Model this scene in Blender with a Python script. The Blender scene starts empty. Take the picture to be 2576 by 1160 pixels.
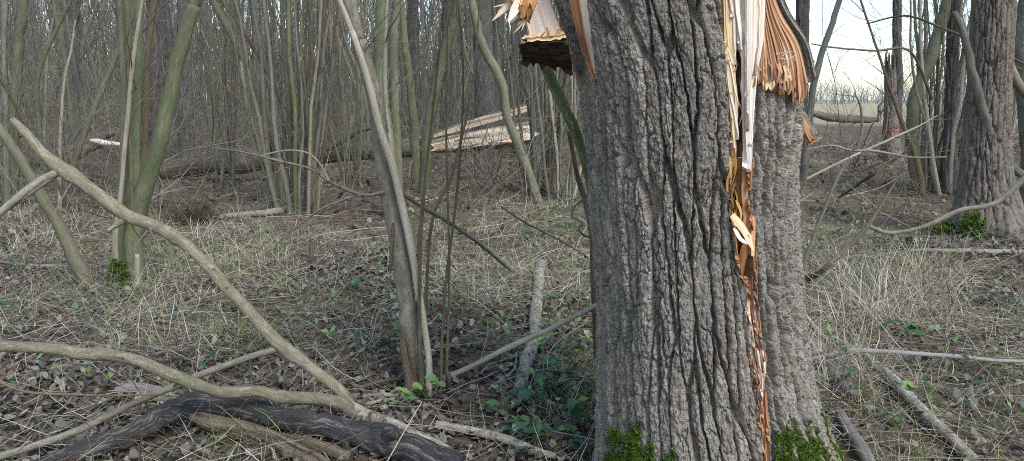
import bpy, math
import numpy as np
from mathutils import Vector

# ------------------------------------------------------------------ camera, sky, sun, exposure
SC = bpy.context.scene
COL = SC.collection
CAM_H, TILT, FPX, CU, CV = 1.5, math.radians(10.0), 1874.0, 1288.0, 580.0   # focal length etc. in units of a 2576 px wide picture
cam_d = bpy.data.cameras.new('camera'); cam = bpy.data.objects.new('camera', cam_d); COL.objects.link(cam)
cam_d.sensor_width = 36.0; cam_d.lens = 36.0 * FPX / 2576.0
cam_d.clip_start = 0.05; cam_d.clip_end = 3000
cam.location = (0, 0, CAM_H); cam.rotation_euler = (math.pi / 2 - TILT, 0, 0)
SC.camera = cam

SUN_EL, SUN_AZ = math.radians(50), math.radians(144)      # azimuth clockwise from +Y (the view direction): behind the camera, to the right
w = bpy.data.worlds.new('World'); SC.world = w; w.use_nodes = True
nt = w.node_tree; nt.nodes.clear()
sky = nt.nodes.new('ShaderNodeTexSky'); sky.sky_type = 'NISHITA'; sky.sun_disc = False
sky.sun_elevation = SUN_EL; sky.sun_rotation = SUN_AZ
sky.air_density = 1.0; sky.dust_density = 0.6; sky.ozone_density = 1.0
hsv = nt.nodes.new('ShaderNodeHueSaturation'); hsv.inputs['Saturation'].default_value = 0.9; hsv.inputs['Value'].default_value = 1.0
bg = nt.nodes.new('ShaderNodeBackground'); bg.inputs['Strength'].default_value = 0.13
out = nt.nodes.new('ShaderNodeOutputWorld')
nt.links.new(sky.outputs[0], hsv.inputs['Color']); nt.links.new(hsv.outputs[0], bg.inputs['Color']); nt.links.new(bg.outputs[0], out.inputs[0])
sun_d = bpy.data.lights.new('sun', 'SUN'); sun_d.energy = 1.5; sun_d.angle = math.radians(28); sun_d.color = (1.0, 0.98, 0.95)
sun = bpy.data.objects.new('sun', sun_d); COL.objects.link(sun)
sdir = Vector((math.sin(SUN_AZ) * math.cos(SUN_EL), math.cos(SUN_AZ) * math.cos(SUN_EL), math.sin(SUN_EL)))
sun.rotation_euler = sdir.to_track_quat('Z', 'Y').to_euler()
SC.view_settings.view_transform = 'Standard'; SC.view_settings.look = 'None'
SC.view_settings.exposure = 1.03; SC.view_settings.gamma = 1.0
SC.render.engine = 'CYCLES'
SC.cycles.filter_width = 1.0; SC.cycles.use_denoising = False
SC.cycles.max_bounces = 5; SC.cycles.diffuse_bounces = 3; SC.cycles.glossy_bounces = 2; SC.cycles.transmission_bounces = 2

# ------------------------------------------------------------------ small maths
RNG = np.random.default_rng(11)
def sstep(a, b, x):
    t = np.clip((x - a) / (b - a), 0, 1); return t * t * (3 - 2 * t)
def hsh(ix, iy, iz, seed):
    h = (ix.astype(np.int64) * 374761393 + iy.astype(np.int64) * 668265263 + iz.astype(np.int64) * 2147483647 + seed * 974634777) & 0xFFFFFFFF
    h = ((h ^ (h >> 13)) * 1274126177) & 0xFFFFFFFF
    h = ((h ^ (h >> 16)) * 2246822519) & 0xFFFFFFFF
    return ((h ^ (h >> 15)) & 0xFFFFFF) / float(0x1000000)
def vnoise(x, y, z=None, seed=0):
    x = np.asarray(x, float); y = np.asarray(y, float)
    z = np.zeros_like(x) if z is None else np.asarray(z, float)
    ix, iy, iz = np.floor(x), np.floor(y), np.floor(z)
    fx, fy, fz = x - ix, y - iy, z - iz
    fx, fy, fz = fx * fx * (3 - 2 * fx), fy * fy * (3 - 2 * fy), fz * fz * (3 - 2 * fz)
    def h(a, b, c): return hsh(ix + a, iy + b, iz + c, seed)
    def lay(c):
        a = h(0, 0, c) * (1 - fx) + h(1, 0, c) * fx
        b = h(0, 1, c) * (1 - fx) + h(1, 1, c) * fx
        return a * (1 - fy) + b * fy
    if not fz.any(): return lay(0) * 2 - 1
    return (lay(0) * (1 - fz) + lay(1) * fz) * 2 - 1
def fbm(x, y, z=None, seed=0, oct=4):
    s = 0; a = 1.0; t = 0
    for o in range(oct):
        k = 2.03 ** o
        s = s + a * vnoise(x * k, y * k, None if z is None else z * k, seed + o * 17); t += a; a *= 0.5
    return s / t
def vor(x, y, seed=0, jit=0.9):
    ix, iy = np.floor(x), np.floor(y)
    f1 = np.full(x.shape, 9.0); f2 = np.full(x.shape, 9.0); cid = np.zeros(x.shape); z0 = np.zeros_like(ix)
    for dx in (-1, 0, 1):
        for dy in (-1, 0, 1):
            cx, cy = ix + dx, iy + dy
            px = cx + 0.5 + jit * (hsh(cx, cy, z0, seed) - 0.5); py = cy + 0.5 + jit * (hsh(cx, cy, z0 + 1, seed) - 0.5)
            d = np.hypot(px - x, py - y); c = hsh(cx, cy, z0 + 2, seed)
            n1 = d < f1
            f2 = np.where(n1, f1, np.minimum(f2, d)); cid = np.where(n1, c, cid); f1 = np.where(n1, d, f1)
    return f1, f2, cid
def norm(v): return v / np.maximum(np.linalg.norm(v, axis=-1, keepdims=True), 1e-9)

# picture <-> place: used only to read the real positions of things off the photograph
CT, ST = math.cos(TILT), math.sin(TILT)
def ray(u, v):
    a, b = (u - CU) / FPX, (CV - v) / FPX
    return np.array([a, CT + b * ST, -ST + b * CT])
def at(u, v, Y):
    d = ray(u, v); return np.array([0, 0, CAM_H]) + d * (Y / d[1])
def gz(x, y):
    x = np.asarray(x, float); y = np.asarray(y, float)
    r = np.hypot(x, y); k = 1 - sstep(35, 80, r)
    return k * (0.07 * vnoise(x * 0.45, y * 0.45, seed=3) + 0.035 * vnoise(x * 1.3, y * 1.3, seed=4) + 0.015 * vnoise(x * 4, y * 4, seed=5)) - 0.02
def gp(u, v, lift=0.0):
    d = ray(u, v); z = 0.0
    for _ in range(6):
        t = (z + lift - CAM_H) / d[2]; z = float(gz(d[0] * t, d[1] * t))
    return np.array([d[0] * t, d[1] * t, z + lift])
def pxr(wpx, Y): return 0.5 * wpx * Y / FPX          # half of a width seen at distance Y, in metres

def spline(P, n):
    P = np.asarray(P, float)
    if len(P) == 2: return P[0] + (P[1] - P[0]) * np.linspace(0, 1, n)[:, None]
    Q = np.vstack([2 * P[0] - P[1], P, 2 * P[-1] - P[-2]])
    seg = np.linalg.norm(np.diff(P[:, :3], axis=0), axis=1); c = np.r_[0, np.cumsum(seg)]
    s = np.linspace(0, c[-1], n); i = np.clip(np.searchsorted(c, s, 'right') - 1, 0, len(P) - 2)
    t = ((s - c[i]) / np.maximum(seg[i], 1e-9))[:, None]
    a, b, d, e = Q[i], Q[i + 1], Q[i + 2], Q[i + 3]
    return 0.5 * ((2 * b) + (-a + d) * t + (2 * a - 5 * b + 4 * d - e) * t * t + (-a + 3 * b - 3 * d + e) * t ** 3)

# ------------------------------------------------------------------ mesh building
class Soup:
    def __init__(s): s.v = []; s.q = []; s.t = []; s.bk = []; s.tint = []; s.n = 0
    def add(s, v, q=None, t=None, bk=None, tint=None):
        v = np.asarray(v, float).reshape(-1, 3)
        if q is not None and len(q): s.q.append(np.asarray(q, np.int64) + s.n)
        if t is not None and len(t): s.t.append(np.asarray(t, np.int64) + s.n)
        s.v.append(v); s.bk.append(v if bk is None else np.asarray(bk, float).reshape(-1, 3))
        if tint is None: tint = np.ones((len(v), 3))
        tint = np.asarray(tint, float)
        if tint.ndim == 1: tint = np.repeat(tint[None], len(v), 0)
        s.tint.append(tint); s.n += len(v)
    def mesh(s, name, mats, flat=False, fmat=None):
        v = np.vstack(s.v); q = np.vstack(s.q) if s.q else np.zeros((0, 4), np.int64); t = np.vstack(s.t) if s.t else np.zeros((0, 3), np.int64)
        me = bpy.data.meshes.new(name)
        me.vertices.add(len(v)); me.vertices.foreach_set('co', v.astype(np.float32).ravel())
        li = np.concatenate([q.ravel(), t.ravel()]).astype(np.int32)
        me.loops.add(len(li)); me.loops.foreach_set('vertex_index', li)
        me.polygons.add(len(q) + len(t))
        st = np.concatenate([np.arange(len(q)) * 4, len(q) * 4 + np.arange(len(t)) * 3]).astype(np.int32)
        me.polygons.foreach_set('loop_start', st)
        for m in (mats if isinstance(mats, (list, tuple)) else [mats]): me.materials.append(m)
        if fmat is not None: me.polygons.foreach_set('material_index', np.asarray(fmat, np.int32))
        me.update(calc_edges=True)
        a = me.attributes.new('bk', 'FLOAT_VECTOR', 'POINT'); a.data.foreach_set('vector', np.vstack(s.bk).astype(np.float32).ravel())
        a = me.attributes.new('tint', 'FLOAT_VECTOR', 'POINT'); a.data.foreach_set('vector', np.vstack(s.tint).astype(np.float32).ravel())
        if flat: me.polygons.foreach_set('use_smooth', np.zeros(len(me.polygons), bool))
        else: me.polygons.foreach_set('use_smooth', np.ones(len(me.polygons), bool))
        return me
    def obj(s, name, mats, parent=None, flat=False, fmat=None):
        return link(name, s.mesh(name, mats, flat, fmat), parent)
def link(name, me, parent=None):
    o = bpy.data.objects.new(name, me); COL.objects.link(o)
    if parent is not None:
        o.parent = parent; o.matrix_parent_inverse = parent.matrix_basis.inverted()
    return o
def empty(name, loc, label, cat, group=None):
    o = bpy.data.objects.new(name, None); COL.objects.link(o); o.location = [float(c) for c in loc]; o.empty_display_size = 0.1
    tag(o, label, cat, group); return o
def tag(o, label=None, cat=None, group=None, kind=None):
    if label: o['label'] = label
    if cat: o['category'] = cat
    if group: o['group'] = group
    if kind: o['kind'] = kind
    return o

def tubes(soup, P, R, sides=5, tint=None, cap=False, rough=0.0, rs=14.0, seed=0, oval=0.0):
    """P (m,n,3) centre lines, R (m,n) radii: round bars with the attribute bk (around, around, along)"""
    P = np.asarray(P, float); R = np.asarray(R, float)
    if P.ndim == 2: P = P[None]; R = R[None]
    m, n, _ = P.shape
    T = norm(np.gradient(P, axis=1))
    mean = norm(P[:, -1] - P[:, 0]); ref = np.where(np.abs(mean[:, 1:2]) < 0.8, np.array([[0, 1.0, 0]]), np.array([[0, 0, 1.0]]))
    U = norm(np.cross(T, ref[:, None, :])); V = np.cross(T, U)
    a = np.arange(sides) * 2 * math.pi / sides
    ca, sa = np.cos(a)[None, None, :, None], np.sin(a)[None, None, :, None]
    L = np.concatenate([np.zeros((m, 1)), np.cumsum(np.linalg.norm(np.diff(P, axis=1), axis=2), axis=1)], axis=1)
    off = (np.arange(m) * 3.7)[:, None] + seed * 1.7
    RR = np.repeat(R[:, :, None], sides, 2)
    bk = np.stack([np.cos(a)[None, None] * np.ones((m, n, 1)) * R.max(axis=1)[:, None, None], np.sin(a)[None, None] * np.ones((m, n, 1)) * R.max(axis=1)[:, None, None], np.repeat((L + off)[:, :, None], sides, 2)], -1)
    if rough: RR = RR * (1 + rough * fbm(bk[..., 0] * rs / R.max(), bk[..., 1] * rs / R.max() , bk[..., 2] * rs, seed, 3)) if False else RR * (1 + rough * fbm(bk[..., 0] * rs, bk[..., 1] * rs, bk[..., 2] * rs * 0.5, seed, 3))
    if oval: RR = RR * (1 + oval * np.cos(2 * a + 0.7))[None, None]
    X = P[:, :, None, :] + RR[..., None] * (ca * U[:, :, None, :] + sa * V[:, :, None, :])
    i = np.arange(n - 1)[:, None] * sides; j = np.arange(sides)[None]; j2 = (j + 1) % sides
    q = np.stack([i + j, i + j2, i + sides + j2, i + sides + j], -1).reshape(-1, 4)
    q = (q[None] + (np.arange(m) * n * sides)[:, None, None]).reshape(-1, 4)
    if tint is not None:
        tint = np.asarray(tint, float)
        if tint.ndim == 2: tint = np.repeat(tint, n * sides, 0)
    soup.add(X.reshape(-1, 3), q=q, bk=bk.reshape(-1, 3), tint=tint)
    if cap:
        for e in (0, n - 1):
            for k in range(m):
                c = P[k, e] + (T[k, e] * (0.15 if e else -0.15) * R[k, e]); ring = X[k, e]
                tt = np.stack([np.full(sides, sides), np.arange(sides), (np.arange(sides) + 1) % sides], -1)
                if e: tt = tt[:, [0, 1, 2]]
                else: tt = tt[:, [0, 2, 1]]
                soup.add(np.vstack([ring, c]), t=tt, bk=np.vstack([bk[k, e], bk[k, e].mean(0)]), tint=None if tint is None else tint[:1].repeat(sides + 1, 0) if tint.ndim == 2 else tint)

def spawn(rng, P, R, n, length, r0, out_=0.8, along=0.5, up=0.3, npts=5, wig=0.18, t0=0.2, t1=1.0, rfac=0.55, tip=0.0012):
    """n side shoots starting on the bars P,R; returns their centre lines and radii"""
    P = np.asarray(P); R = np.asarray(R)
    if P.ndim == 2: P = P[None]; R = R[None]
    m, k, _ = P.shape
    i = rng.integers(0, m, n); t = rng.uniform(t0, t1, n) * (k - 1); a = np.minimum(t.astype(int), k - 2); f = (t - a)[:, None]
    S = P[i, a] * (1 - f) + P[i, a + 1] * f; rr = R[i, a] * (1 - f[:, 0]) + R[i, a + 1] * f[:, 0]
    tan = norm(P[i, a + 1] - P[i, a]); rv = rng.normal(size=(n, 3)); rv -= (rv * tan).sum(1, keepdims=True) * tan; rv = norm(rv)
    d = norm(along * tan + out_ * rv + np.array([0, 0, up]))
    ln = length * rng.uniform(0.4, 1.2, n); st = (ln / (npts - 1))[:, None]
    Q = [S]
    for _ in range(npts - 1):
        d = norm(d + rng.normal(size=(n, 3)) * wig); Q.append(Q[-1] + d * st)
    Q = np.stack(Q, 1)
    rb = np.minimum(rr * rfac, r0 * rng.uniform(0.6, 1.2, n))
    tt = np.linspace(0, 1, npts)[None]
    return Q, rb[:, None] * (1 - tt) ** 0.8 + tip * tt + 0 * rb[:, None]

# ------------------------------------------------------------------ materials
def lin(h):
    c = [int(h[i:i + 2], 16) / 255 for i in (0, 2, 4)]
    return tuple((x / 12.92 if x <= 0.04045 else ((x + 0.055) / 1.055) ** 2.4) for x in c)
class NT:
    def __init__(s, name, rough=0.9, spec=0.2):
        s.m = bpy.data.materials.new(name); s.m.use_nodes = True; s.t = s.m.node_tree
        s.b = s.t.nodes['Principled BSDF']; s.b.inputs['Roughness'].default_value = rough; s.b.inputs['Specular IOR Level'].default_value = spec
    def n(s, kind, **kw):
        x = s.t.nodes.new('ShaderNode' + kind)
        for k, v in kw.items(): setattr(x, k, v)
        return x
    def l(s, a, b): s.t.links.new(a, b)
    def attr(s, name): return s.n('Attribute', attribute_name=name).outputs['Vector']
    def obj(s): return s.n('TexCoord').outputs['Object']
    def map(s, v, sc):
        x = s.n('Mapping'); x.inputs['Scale'].default_value = sc; s.l(v, x.inputs['Vector']); return x.outputs[0]
    def noise(s, v, scale, det=4, rough=0.6, dist=0.0):
        x = s.n('TexNoise'); x.inputs['Scale'].default_value = scale; x.inputs['Detail'].default_value = det; x.inputs['Roughness'].default_value = rough; x.inputs['Distortion'].default_value = dist
        s.l(v, x.inputs['Vector']); return x.outputs['Fac']
    def ramp(s, f, stops):
        x = s.n('ValToRGB'); e = x.color_ramp.elements
        while len(e) < len(stops): e.new(0.5)
        for k, (p, c) in enumerate(stops): e[k].position = p; e[k].color = (c, c, c, 1) if isinstance(c, (int, float)) else (*c, 1)
        s.l(f, x.inputs[0]); return x.outputs[0]
    def mix(s, f, a, b, mode='MIX'):
        x = s.n('Mix', data_type='RGBA', blend_type=mode)
        for sock, val in ((x.inputs[0], f), (x.inputs[6], a), (x.inputs[7], b)):
            if hasattr(val, 'is_output'): s.l(val, sock)
            elif isinstance(val, (int, float)): sock.default_value = val if sock == x.inputs[0] else (val, val, val, 1)
            else: sock.default_value = (*val, 1)
        return x.outputs[2]
    def math(s, op, a, b=0.0):
        x = s.n('Math', operation=op)
        for sock, val in ((x.inputs[0], a), (x.inputs[1], b)):
            if hasattr(val, 'is_output'): s.l(val, sock)
            else: sock.default_value = val
        return x.outputs[0]
    def bump(s, h, strength=0.5, dist=0.01):
        x = s.n('Bump'); x.inputs['Strength'].default_value = strength; x.inputs['Distance'].default_value = dist
        s.l(h, x.inputs['Height']); s.l(x.outputs[0], s.b.inputs['Normal'])
    def vary(s, c, lo=0.8, hi=1.2):
        r = s.n('ObjectInfo').outputs['Random']; k = s.math('ADD', s.math('MULTIPLY', r, hi - lo), lo)
        return s.mix(1.0, c, k, 'MULTIPLY')
    def done(s, c): s.l(c, s.b.inputs['Base Color']); return s.m

def bark(name, dark, light, green=None, gamt=0.5, sc=60.0, stretch=0.2, bumpd=0.004, bands=0.0, tinted=False, lich=None, lo=0.8, hi=1.2, gs=3.0, lt=(0.58, 0.64)):
    m = NT(name, 0.85, 0.25); v = m.attr('bk'); vs = m.map(v, (1, 1, stretch))
    f = m.noise(vs, sc, 5, 0.65); c = m.ramp(f, [(0.32, dark), (0.66, light)])
    if bands:                                            # short cross marks (lenticels)
        vb = m.map(v, (0.25, 0.25, 1)); fb = m.noise(vb, sc * 1.5, 3, 0.6); c = m.mix(m.math('MULTIPLY', m.ramp(fb, [(0.60, 0.0), (0.68, 1.0)]), bands), c, dark)
    if green is not None:
        fg = m.noise(m.map(v, (1, 1, 0.35)), gs * 4, 4, 0.6); c = m.mix(m.math('MULTIPLY', m.ramp(fg, [(0.36, 0.0), (0.62, 1.0)]), gamt), c, green)
    if lich is not None:
        fl = m.noise(m.map(v, (1, 1, 0.45 if stretch > 0.13 else 0.15)), sc * 0.7, 4, 0.7); c = m.mix(m.math('MULTIPLY', m.ramp(fl, [(lt[0], 0.0), (lt[1], 1.0)]), 0.8), c, lich)
    fs = m.noise(m.map(v, (1, 1, 0.6)), sc * 2.6, 2, 0.5); c = m.mix(m.math('MULTIPLY', m.ramp(fs, [(0.60, 0.0), (0.70, 1.0)]), 0.5), c, tuple(x * 0.45 for x in dark))
    fw = m.noise(m.map(v, (1, 1, 0.3)), 6.0, 3, 0.6); c = m.mix(m.math('MULTIPLY', m.ramp(fw, [(0.35, 1.0), (0.60, 0.0)]), 0.45), c, tuple(x * 0.75 for x in dark))
    fm = m.noise(m.map(v, (1, 1, 0.7)), 260, 2, 0.6); c = m.mix(1.0, c, m.ramp(fm, [(0.3, 0.72), (0.7, 1.25)]), 'MULTIPLY')
    if tinted: c = m.mix(1.0, c, m.attr('tint'), 'MULTIPLY')
    c = m.vary(c, lo, hi)
    m.bump(m.math('ADD', m.noise(vs, sc * 1.6, 6, 0.7), m.math('MULTIPLY', fs, 0.6)), 1.0, bumpd * 1.5)
    return m.done(c)

M = {}
M['hazel'] = bark('hazel bark', lin('686253'), lin('928b78'), lin('73784f'), 0.6, 50, 0.3, 0.002, 0.5)
M['hazel_green'] = bark('algae green bark', lin('63654e'), lin('8d8c72'), lin('6d7548'), 0.7, 50, 0.3, 0.002, 0.5)
M['olive'] = bark('olive grey bark', lin('6d6553'), lin('a69d87'), lin('82805f'), 0.4, 45, 0.35, 0.003, 0.55, lich=lin('b3aa90'))
M['grey_stem'] = bark('grey smooth bark', lin('70695c'), lin('a29a8c'), lin('7c805a'), 0.4, 60, 0.3, 0.002, 0.6)
M['tan_stem'] = bark('pale dry stem', lin('958b78'), lin('bfb5a1'), None, 0, 60, 0.1, 0.002, 0.2)
M['brown_stem'] = bark('brown stem bark', lin('55483b'), lin('83735f'), lin('6b7044'), 0.35, 50, 0.2, 0.003)
M['pole'] = bark('grey brown pole bark', lin('5e5a53'), lin('8f8980'), lin('737858'), 0.3, 30, 0.15, 0.006)
M['rough'] = bark('rough tree bark', lin('544d4a'), lin('8f8782'), lin('767a68'), 0.3, 28, 0.12, 0.03, lo=0.85, hi=1.1)
M['log'] = bark('fallen log bark', lin('5c534a'), lin('a09586'), lin('6a6a48'), 0.3, 35, 0.15, 0.015)
M['dark_log'] = bark('dark wet log', lin('2a2c2f'), lin('585b5e'), lin('5a5046'), 0.5, 70, 0.12, 0.010, lt=(0.53, 0.60), lich=lin('9a9182'), lo=0.95, hi=1.05)
M['rotten'] = bark('rotten wood', lin('3a3128'), lin('a3937a'), lin('544e38'), 0.35, 45, 0.06, 0.015)
M['weathered'] = bark('weathered grey wood', lin('77716a'), lin('a8a29a'), None, 0, 60, 0.06, 0.004)
M['pale_log'] = bark('pale peeling bark', lin('7d7464'), lin('c9c1b0'), lin('77774f'), 0.25, 45, 0.5, 0.008, lich=lin('cfc9bb'), lt=(0.54, 0.60))
M['mottled'] = bark('mottled smooth bark', lin('6b6252'), lin('a39b8a'), lin('747a62'), 0.4, 30, 0.6, 0.003, 0.5, lich=lin('aba692'), gs=2.0)
M['birchy'] = bark('green and white bark', lin('4c5230'), lin('8b8f70'), lin('5c6636'), 0.5, 25, 0.5, 0.006, lich=lin('c2c2b4'))
M['twig'] = bark('twig bark', lin('5d544a'), lin('8d8475'), lin('6d7150'), 0.3, 60, 0.3, 0.001, tinted=True)
M['white_twig'] = bark('bleached stick', lin('97928a'), lin('bbb7ae'), None, 0, 60, 0.1, 0.002)
def wood(name, a, b, c, sc=90, st=0.03):
    m = NT(name, 0.7, 0.25); v = m.attr('bk'); vs = m.map(v, (1, 1, st))
    f = m.noise(vs, sc, 5, 0.6); col = m.ramp(f, [(0.30, a), (0.50, b), (0.70, c)])
    f2 = m.noise(m.map(v, (1, 1, 0.15)), sc * 0.12, 3, 0.6); col = m.mix(m.math('MULTIPLY', m.ramp(f2, [(0.45, 0.0), (0.75, 1.0)]), 0.45), col, a)
    col = m.mix(1.0, col, m.attr('tint'), 'MULTIPLY'); m.bump(m.noise(vs, sc * 1.7, 5, 0.7), 0.7, 0.004)
    return m.done(col)
M['wood'] = wood('fresh split wood', lin('c4a178'), lin('e6d0aa'), lin('f0e3c8'))
M['white_wood'] = wood('pale sapwood', lin('d5bfa6'), lin('f0e4d6'), lin('f7f0e8'))
M['inner'] = wood('inner bark', lin('8f6547'), lin('c09672'), lin('d9b993'))
M['brown_wood'] = wood('brown heartwood', lin('4a2f1c'), lin('8a6238'), lin('b08a56'), 70, 0.05)
def hero_bark():
    m = NT('furrowed trunk bark', 0.92, 0.15); v = m.attr('bk')
    f = m.noise(m.map(v, (1, 1, 0.5)), 45, 6, 0.7); c = m.ramp(f, [(0.28, lin('776e62')), (0.5, lin('a89d90')), (0.72, lin('c2b9ab'))])
    fl = m.noise(m.map(v, (1, 1, 0.4)), 9, 5, 0.65); c = m.mix(m.math('MULTIPLY', m.ramp(fl, [(0.47, 0.0), (0.66, 1.0)]), 0.55), c, lin('8a8f86'))
    fb = m.noise(m.map(v, (1, 1, 0.5)), 14, 4, 0.6); c = m.mix(m.math('MULTIPLY', m.ramp(fb, [(0.5, 0.0), (0.7, 1.0)]), 0.5), c, lin('7b6652'))
    c = m.mix(1.0, c, m.attr('tint'), 'MULTIPLY')
    fm = m.noise(m.map(v, (1, 1, 0.6)), 230, 3, 0.65); c = m.mix(1.0, c, m.ramp(fm, [(0.32, 0.70), (0.5, 0.98), (0.70, 1.22)]), 'MULTIPLY')
    vo = m.n('TexVoronoi', feature='DISTANCE_TO_EDGE'); vo.inputs['Scale'].default_value = 75; dw = m.n('Mix', data_type='VECTOR'); m.l(m.map(v, (1, 1, 0.45)), vo.inputs['Vector'])
    h = m.math('ADD', m.math('ADD', m.noise(m.map(v, (1, 1, 0.6)), 160, 6, 0.8), m.noise(m.map(v, (0.6, 0.6, 1.4)), 80, 3, 0.6)), m.math('MULTIPLY', m.ramp(vo.outputs['Distance'], [(0.0, 0.0), (0.12, 1.0)]), 0.5))
    m.bump(h, 1.0, 0.009)
    return m.done(c)
M['hero'] = hero_bark()
def tinted(name, rough=0.8, sc=60, spec=0.15, amt=0.35, transl=0.0):
    m = NT(name, rough, spec); c = m.attr('tint'); f = m.noise(m.obj(), sc, 3, 0.6)
    c = m.mix(1.0, c, m.ramp(f, [(0.3, 1 - amt), (0.7, 1 + amt)]), 'MULTIPLY')
    return m.done(c)
M['leaf'] = tinted('dead leaf', 0.65, 40, 0.35)
M['grass'] = tinted('grass blade', 0.75, 8, 0.2, 0.2)
M['green'] = tinted('green leaf', 0.45, 50, 0.4, 0.25)
M['moss'] = tinted('moss', 0.95, 80, 0.05, 0.35)
M['far'] = tinted('far stems', 0.9, 3, 0.1, 0.3)
def ground_mat():
    m = NT('woodland floor', 0.95, 0.1); v = m.obj()
    f = m.noise(v, 9, 6, 0.7); c = m.ramp(f, [(0.3, lin('453b33')), (0.5, lin('6a5e52')), (0.72, lin('928674'))])
    f2 = m.noise(v, 0.35, 4, 0.6); c = m.mix(m.ramp(f2, [(0.45, 0.0), (0.65, 0.6)]), c, lin('8a8064'))
    # the open pasture starts beyond the edge of the wood
    sep = m.n('SeparateXYZ'); m.l(v, sep.inputs[0])
    d = m.ramp(m.math('MULTIPLY', sep.outputs['Y'], 0.01), [(0.42, 0.0), (0.5, 1.0)]); c = m.mix(d, c, lin('a89c80'))
    m.bump(m.noise(v, 40, 6, 0.75), 1.0, 0.03)
    return m.done(c)
M['ground'] = ground_mat()
m_ = NT('orange marker paint', 0.6); M['paint'] = m_.done(m_.mix(m_.noise(m_.obj(), 30), lin('a8523c'), lin('c86a52')))
# ------------------------------------------------------------------ ground
def build_ground():
    r = np.r_[0.0, np.geomspace(0.5, 1500, 190)]; a = np.linspace(0, 2 * math.pi, 220, endpoint=False)
    Rr, A = np.meshgrid(r, a, indexing='ij'); x, y = Rr * np.sin(A), Rr * np.cos(A)
    z = gz(x, y) + (1 - sstep(12, 30, Rr)) * 0.012 * fbm(x * 7, y * 7, seed=8)
    n = 220; i = np.arange(len(r) - 1)[:, None] * n; j = np.arange(n)[None]; j2 = (j + 1) % n
    s = Soup(); s.add(np.stack([x, y, z], -1), q=np.stack([i + j, i + n + j, i + n + j2, i + j2], -1).reshape(-1, 4))
    tag(s.obj('ground', M['ground']), kind='structure')
build_ground()

# ------------------------------------------------------------------ the split trunk
def read_trunk(rows, D):
    T = []
    for y, ul, ur in rows:
        dl, dr = ray(ul, y), ray(ur, y)
        al, ar = math.atan2(dl[0], dl[1]), math.atan2(dr[0], dr[1]); am, ah = (al + ar) / 2, (ar - al) / 2
        el = 0.5 * (dl[2] / math.hypot(dl[0], dl[1]) + dr[2] / math.hypot(dr[0], dr[1]))
        T.append((CAM_H + D * math.cos(ah) * el, D * math.sin(am), D * math.cos(am), D * math.sin(ah)))
    return np.array(sorted(T))
class Trunk:
    def __init__(s, rows, D):
        s.T = read_trunk(rows, D); c = s.T[:, 1:3].mean(0); s.e0 = -c / np.linalg.norm(c); s.e1 = np.array([-s.e0[1], s.e0[0]])
        if s.e1[0] < 0: s.e1 = -s.e1
    def C(s, z): return np.stack([np.interp(z, s.T[:, 0], s.T[:, 1]), np.interp(z, s.T[:, 0], s.T[:, 2])], -1)
    def R(s, z): return np.interp(z, s.T[:, 0], s.T[:, 3])
    def pos(s, ph, z, dr=0.0):
        ph = np.asarray(ph, float); z = np.asarray(z, float); r = s.R(z) + dr
        xy = s.C(z) + (r * np.cos(ph))[..., None] * s.e0 + (r * np.sin(ph))[..., None] * s.e1
        return np.concatenate([xy, z[..., None] + 0 * xy[..., :1]], -1)
    def phi(s, u, v):
        d = ray(u, v); z = 1.5
        for _ in range(9):
            c = s.C(z); r = float(s.R(z)); a = d[0] ** 2 + d[1] ** 2; b = -2 * (d[:2] @ c); cc = c @ c - r * r
            t = (-b - math.sqrt(max(b * b - 4 * a * cc, 0))) / (2 * a); z = CAM_H + d[2] * t
        p = d[:2] * t - c
        return math.atan2(p @ s.e1, p @ s.e0), z
    def surf(s, u, v, dr=0.0):
        ph, z = s.phi(u, v); return s.pos(ph, z, dr)
hero = Trunk([(-420, 1300, 2010), (-200, 1345, 1990), (0, 1400, 1992), (100, 1432, 2004), (220, 1458, 2020), (350, 1470, 2020), (500, 1483, 2008), (600, 1491, 2011), (750, 1498, 2025),
              (850, 1500, 2035), (950, 1502, 2050), (1050, 1502, 2084), (1100, 1503, 2112), (1160, 1503, 2148), (1230, 1498, 2200), (1300, 1490, 2250)], 3.0)
def edges(tab):
    L = np.array([hero.phi(l, y) for y, l, r in tab]); R = np.array([hero.phi(r, y) for y, l, r in tab])
    o = np.argsort(L[:, 1]); p = np.argsort(R[:, 1])
    return (L[o, 1], L[o, 0]), (R[p, 1], R[p, 0])
CRACK = edges([(-420, 1800, 1930), (-60, 1815, 1924), (0, 1822, 1920), (100, 1826, 1917), (200, 1832, 1903), (300, 1840, 1898), (430, 1838, 1892), (520, 1842, 1890), (600, 1850, 1903), (680, 1862, 1905), (720, 1876, 1904),
               (780, 1880, 1909), (850, 1891, 1918), (900, 1893, 1926), (960, 1909, 1927), (1030, 1913, 1929), (1090, 1918, 1935), (1160, 1922, 1939), (1240, 1928, 1936)])
WEDGE = edges([(-420, 1370, 1500), (-60, 1420, 1484), (0, 1434, 1479), (100, 1460, 1488), (160, 1480, 1494), (207, 1498, 1500)])
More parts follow.
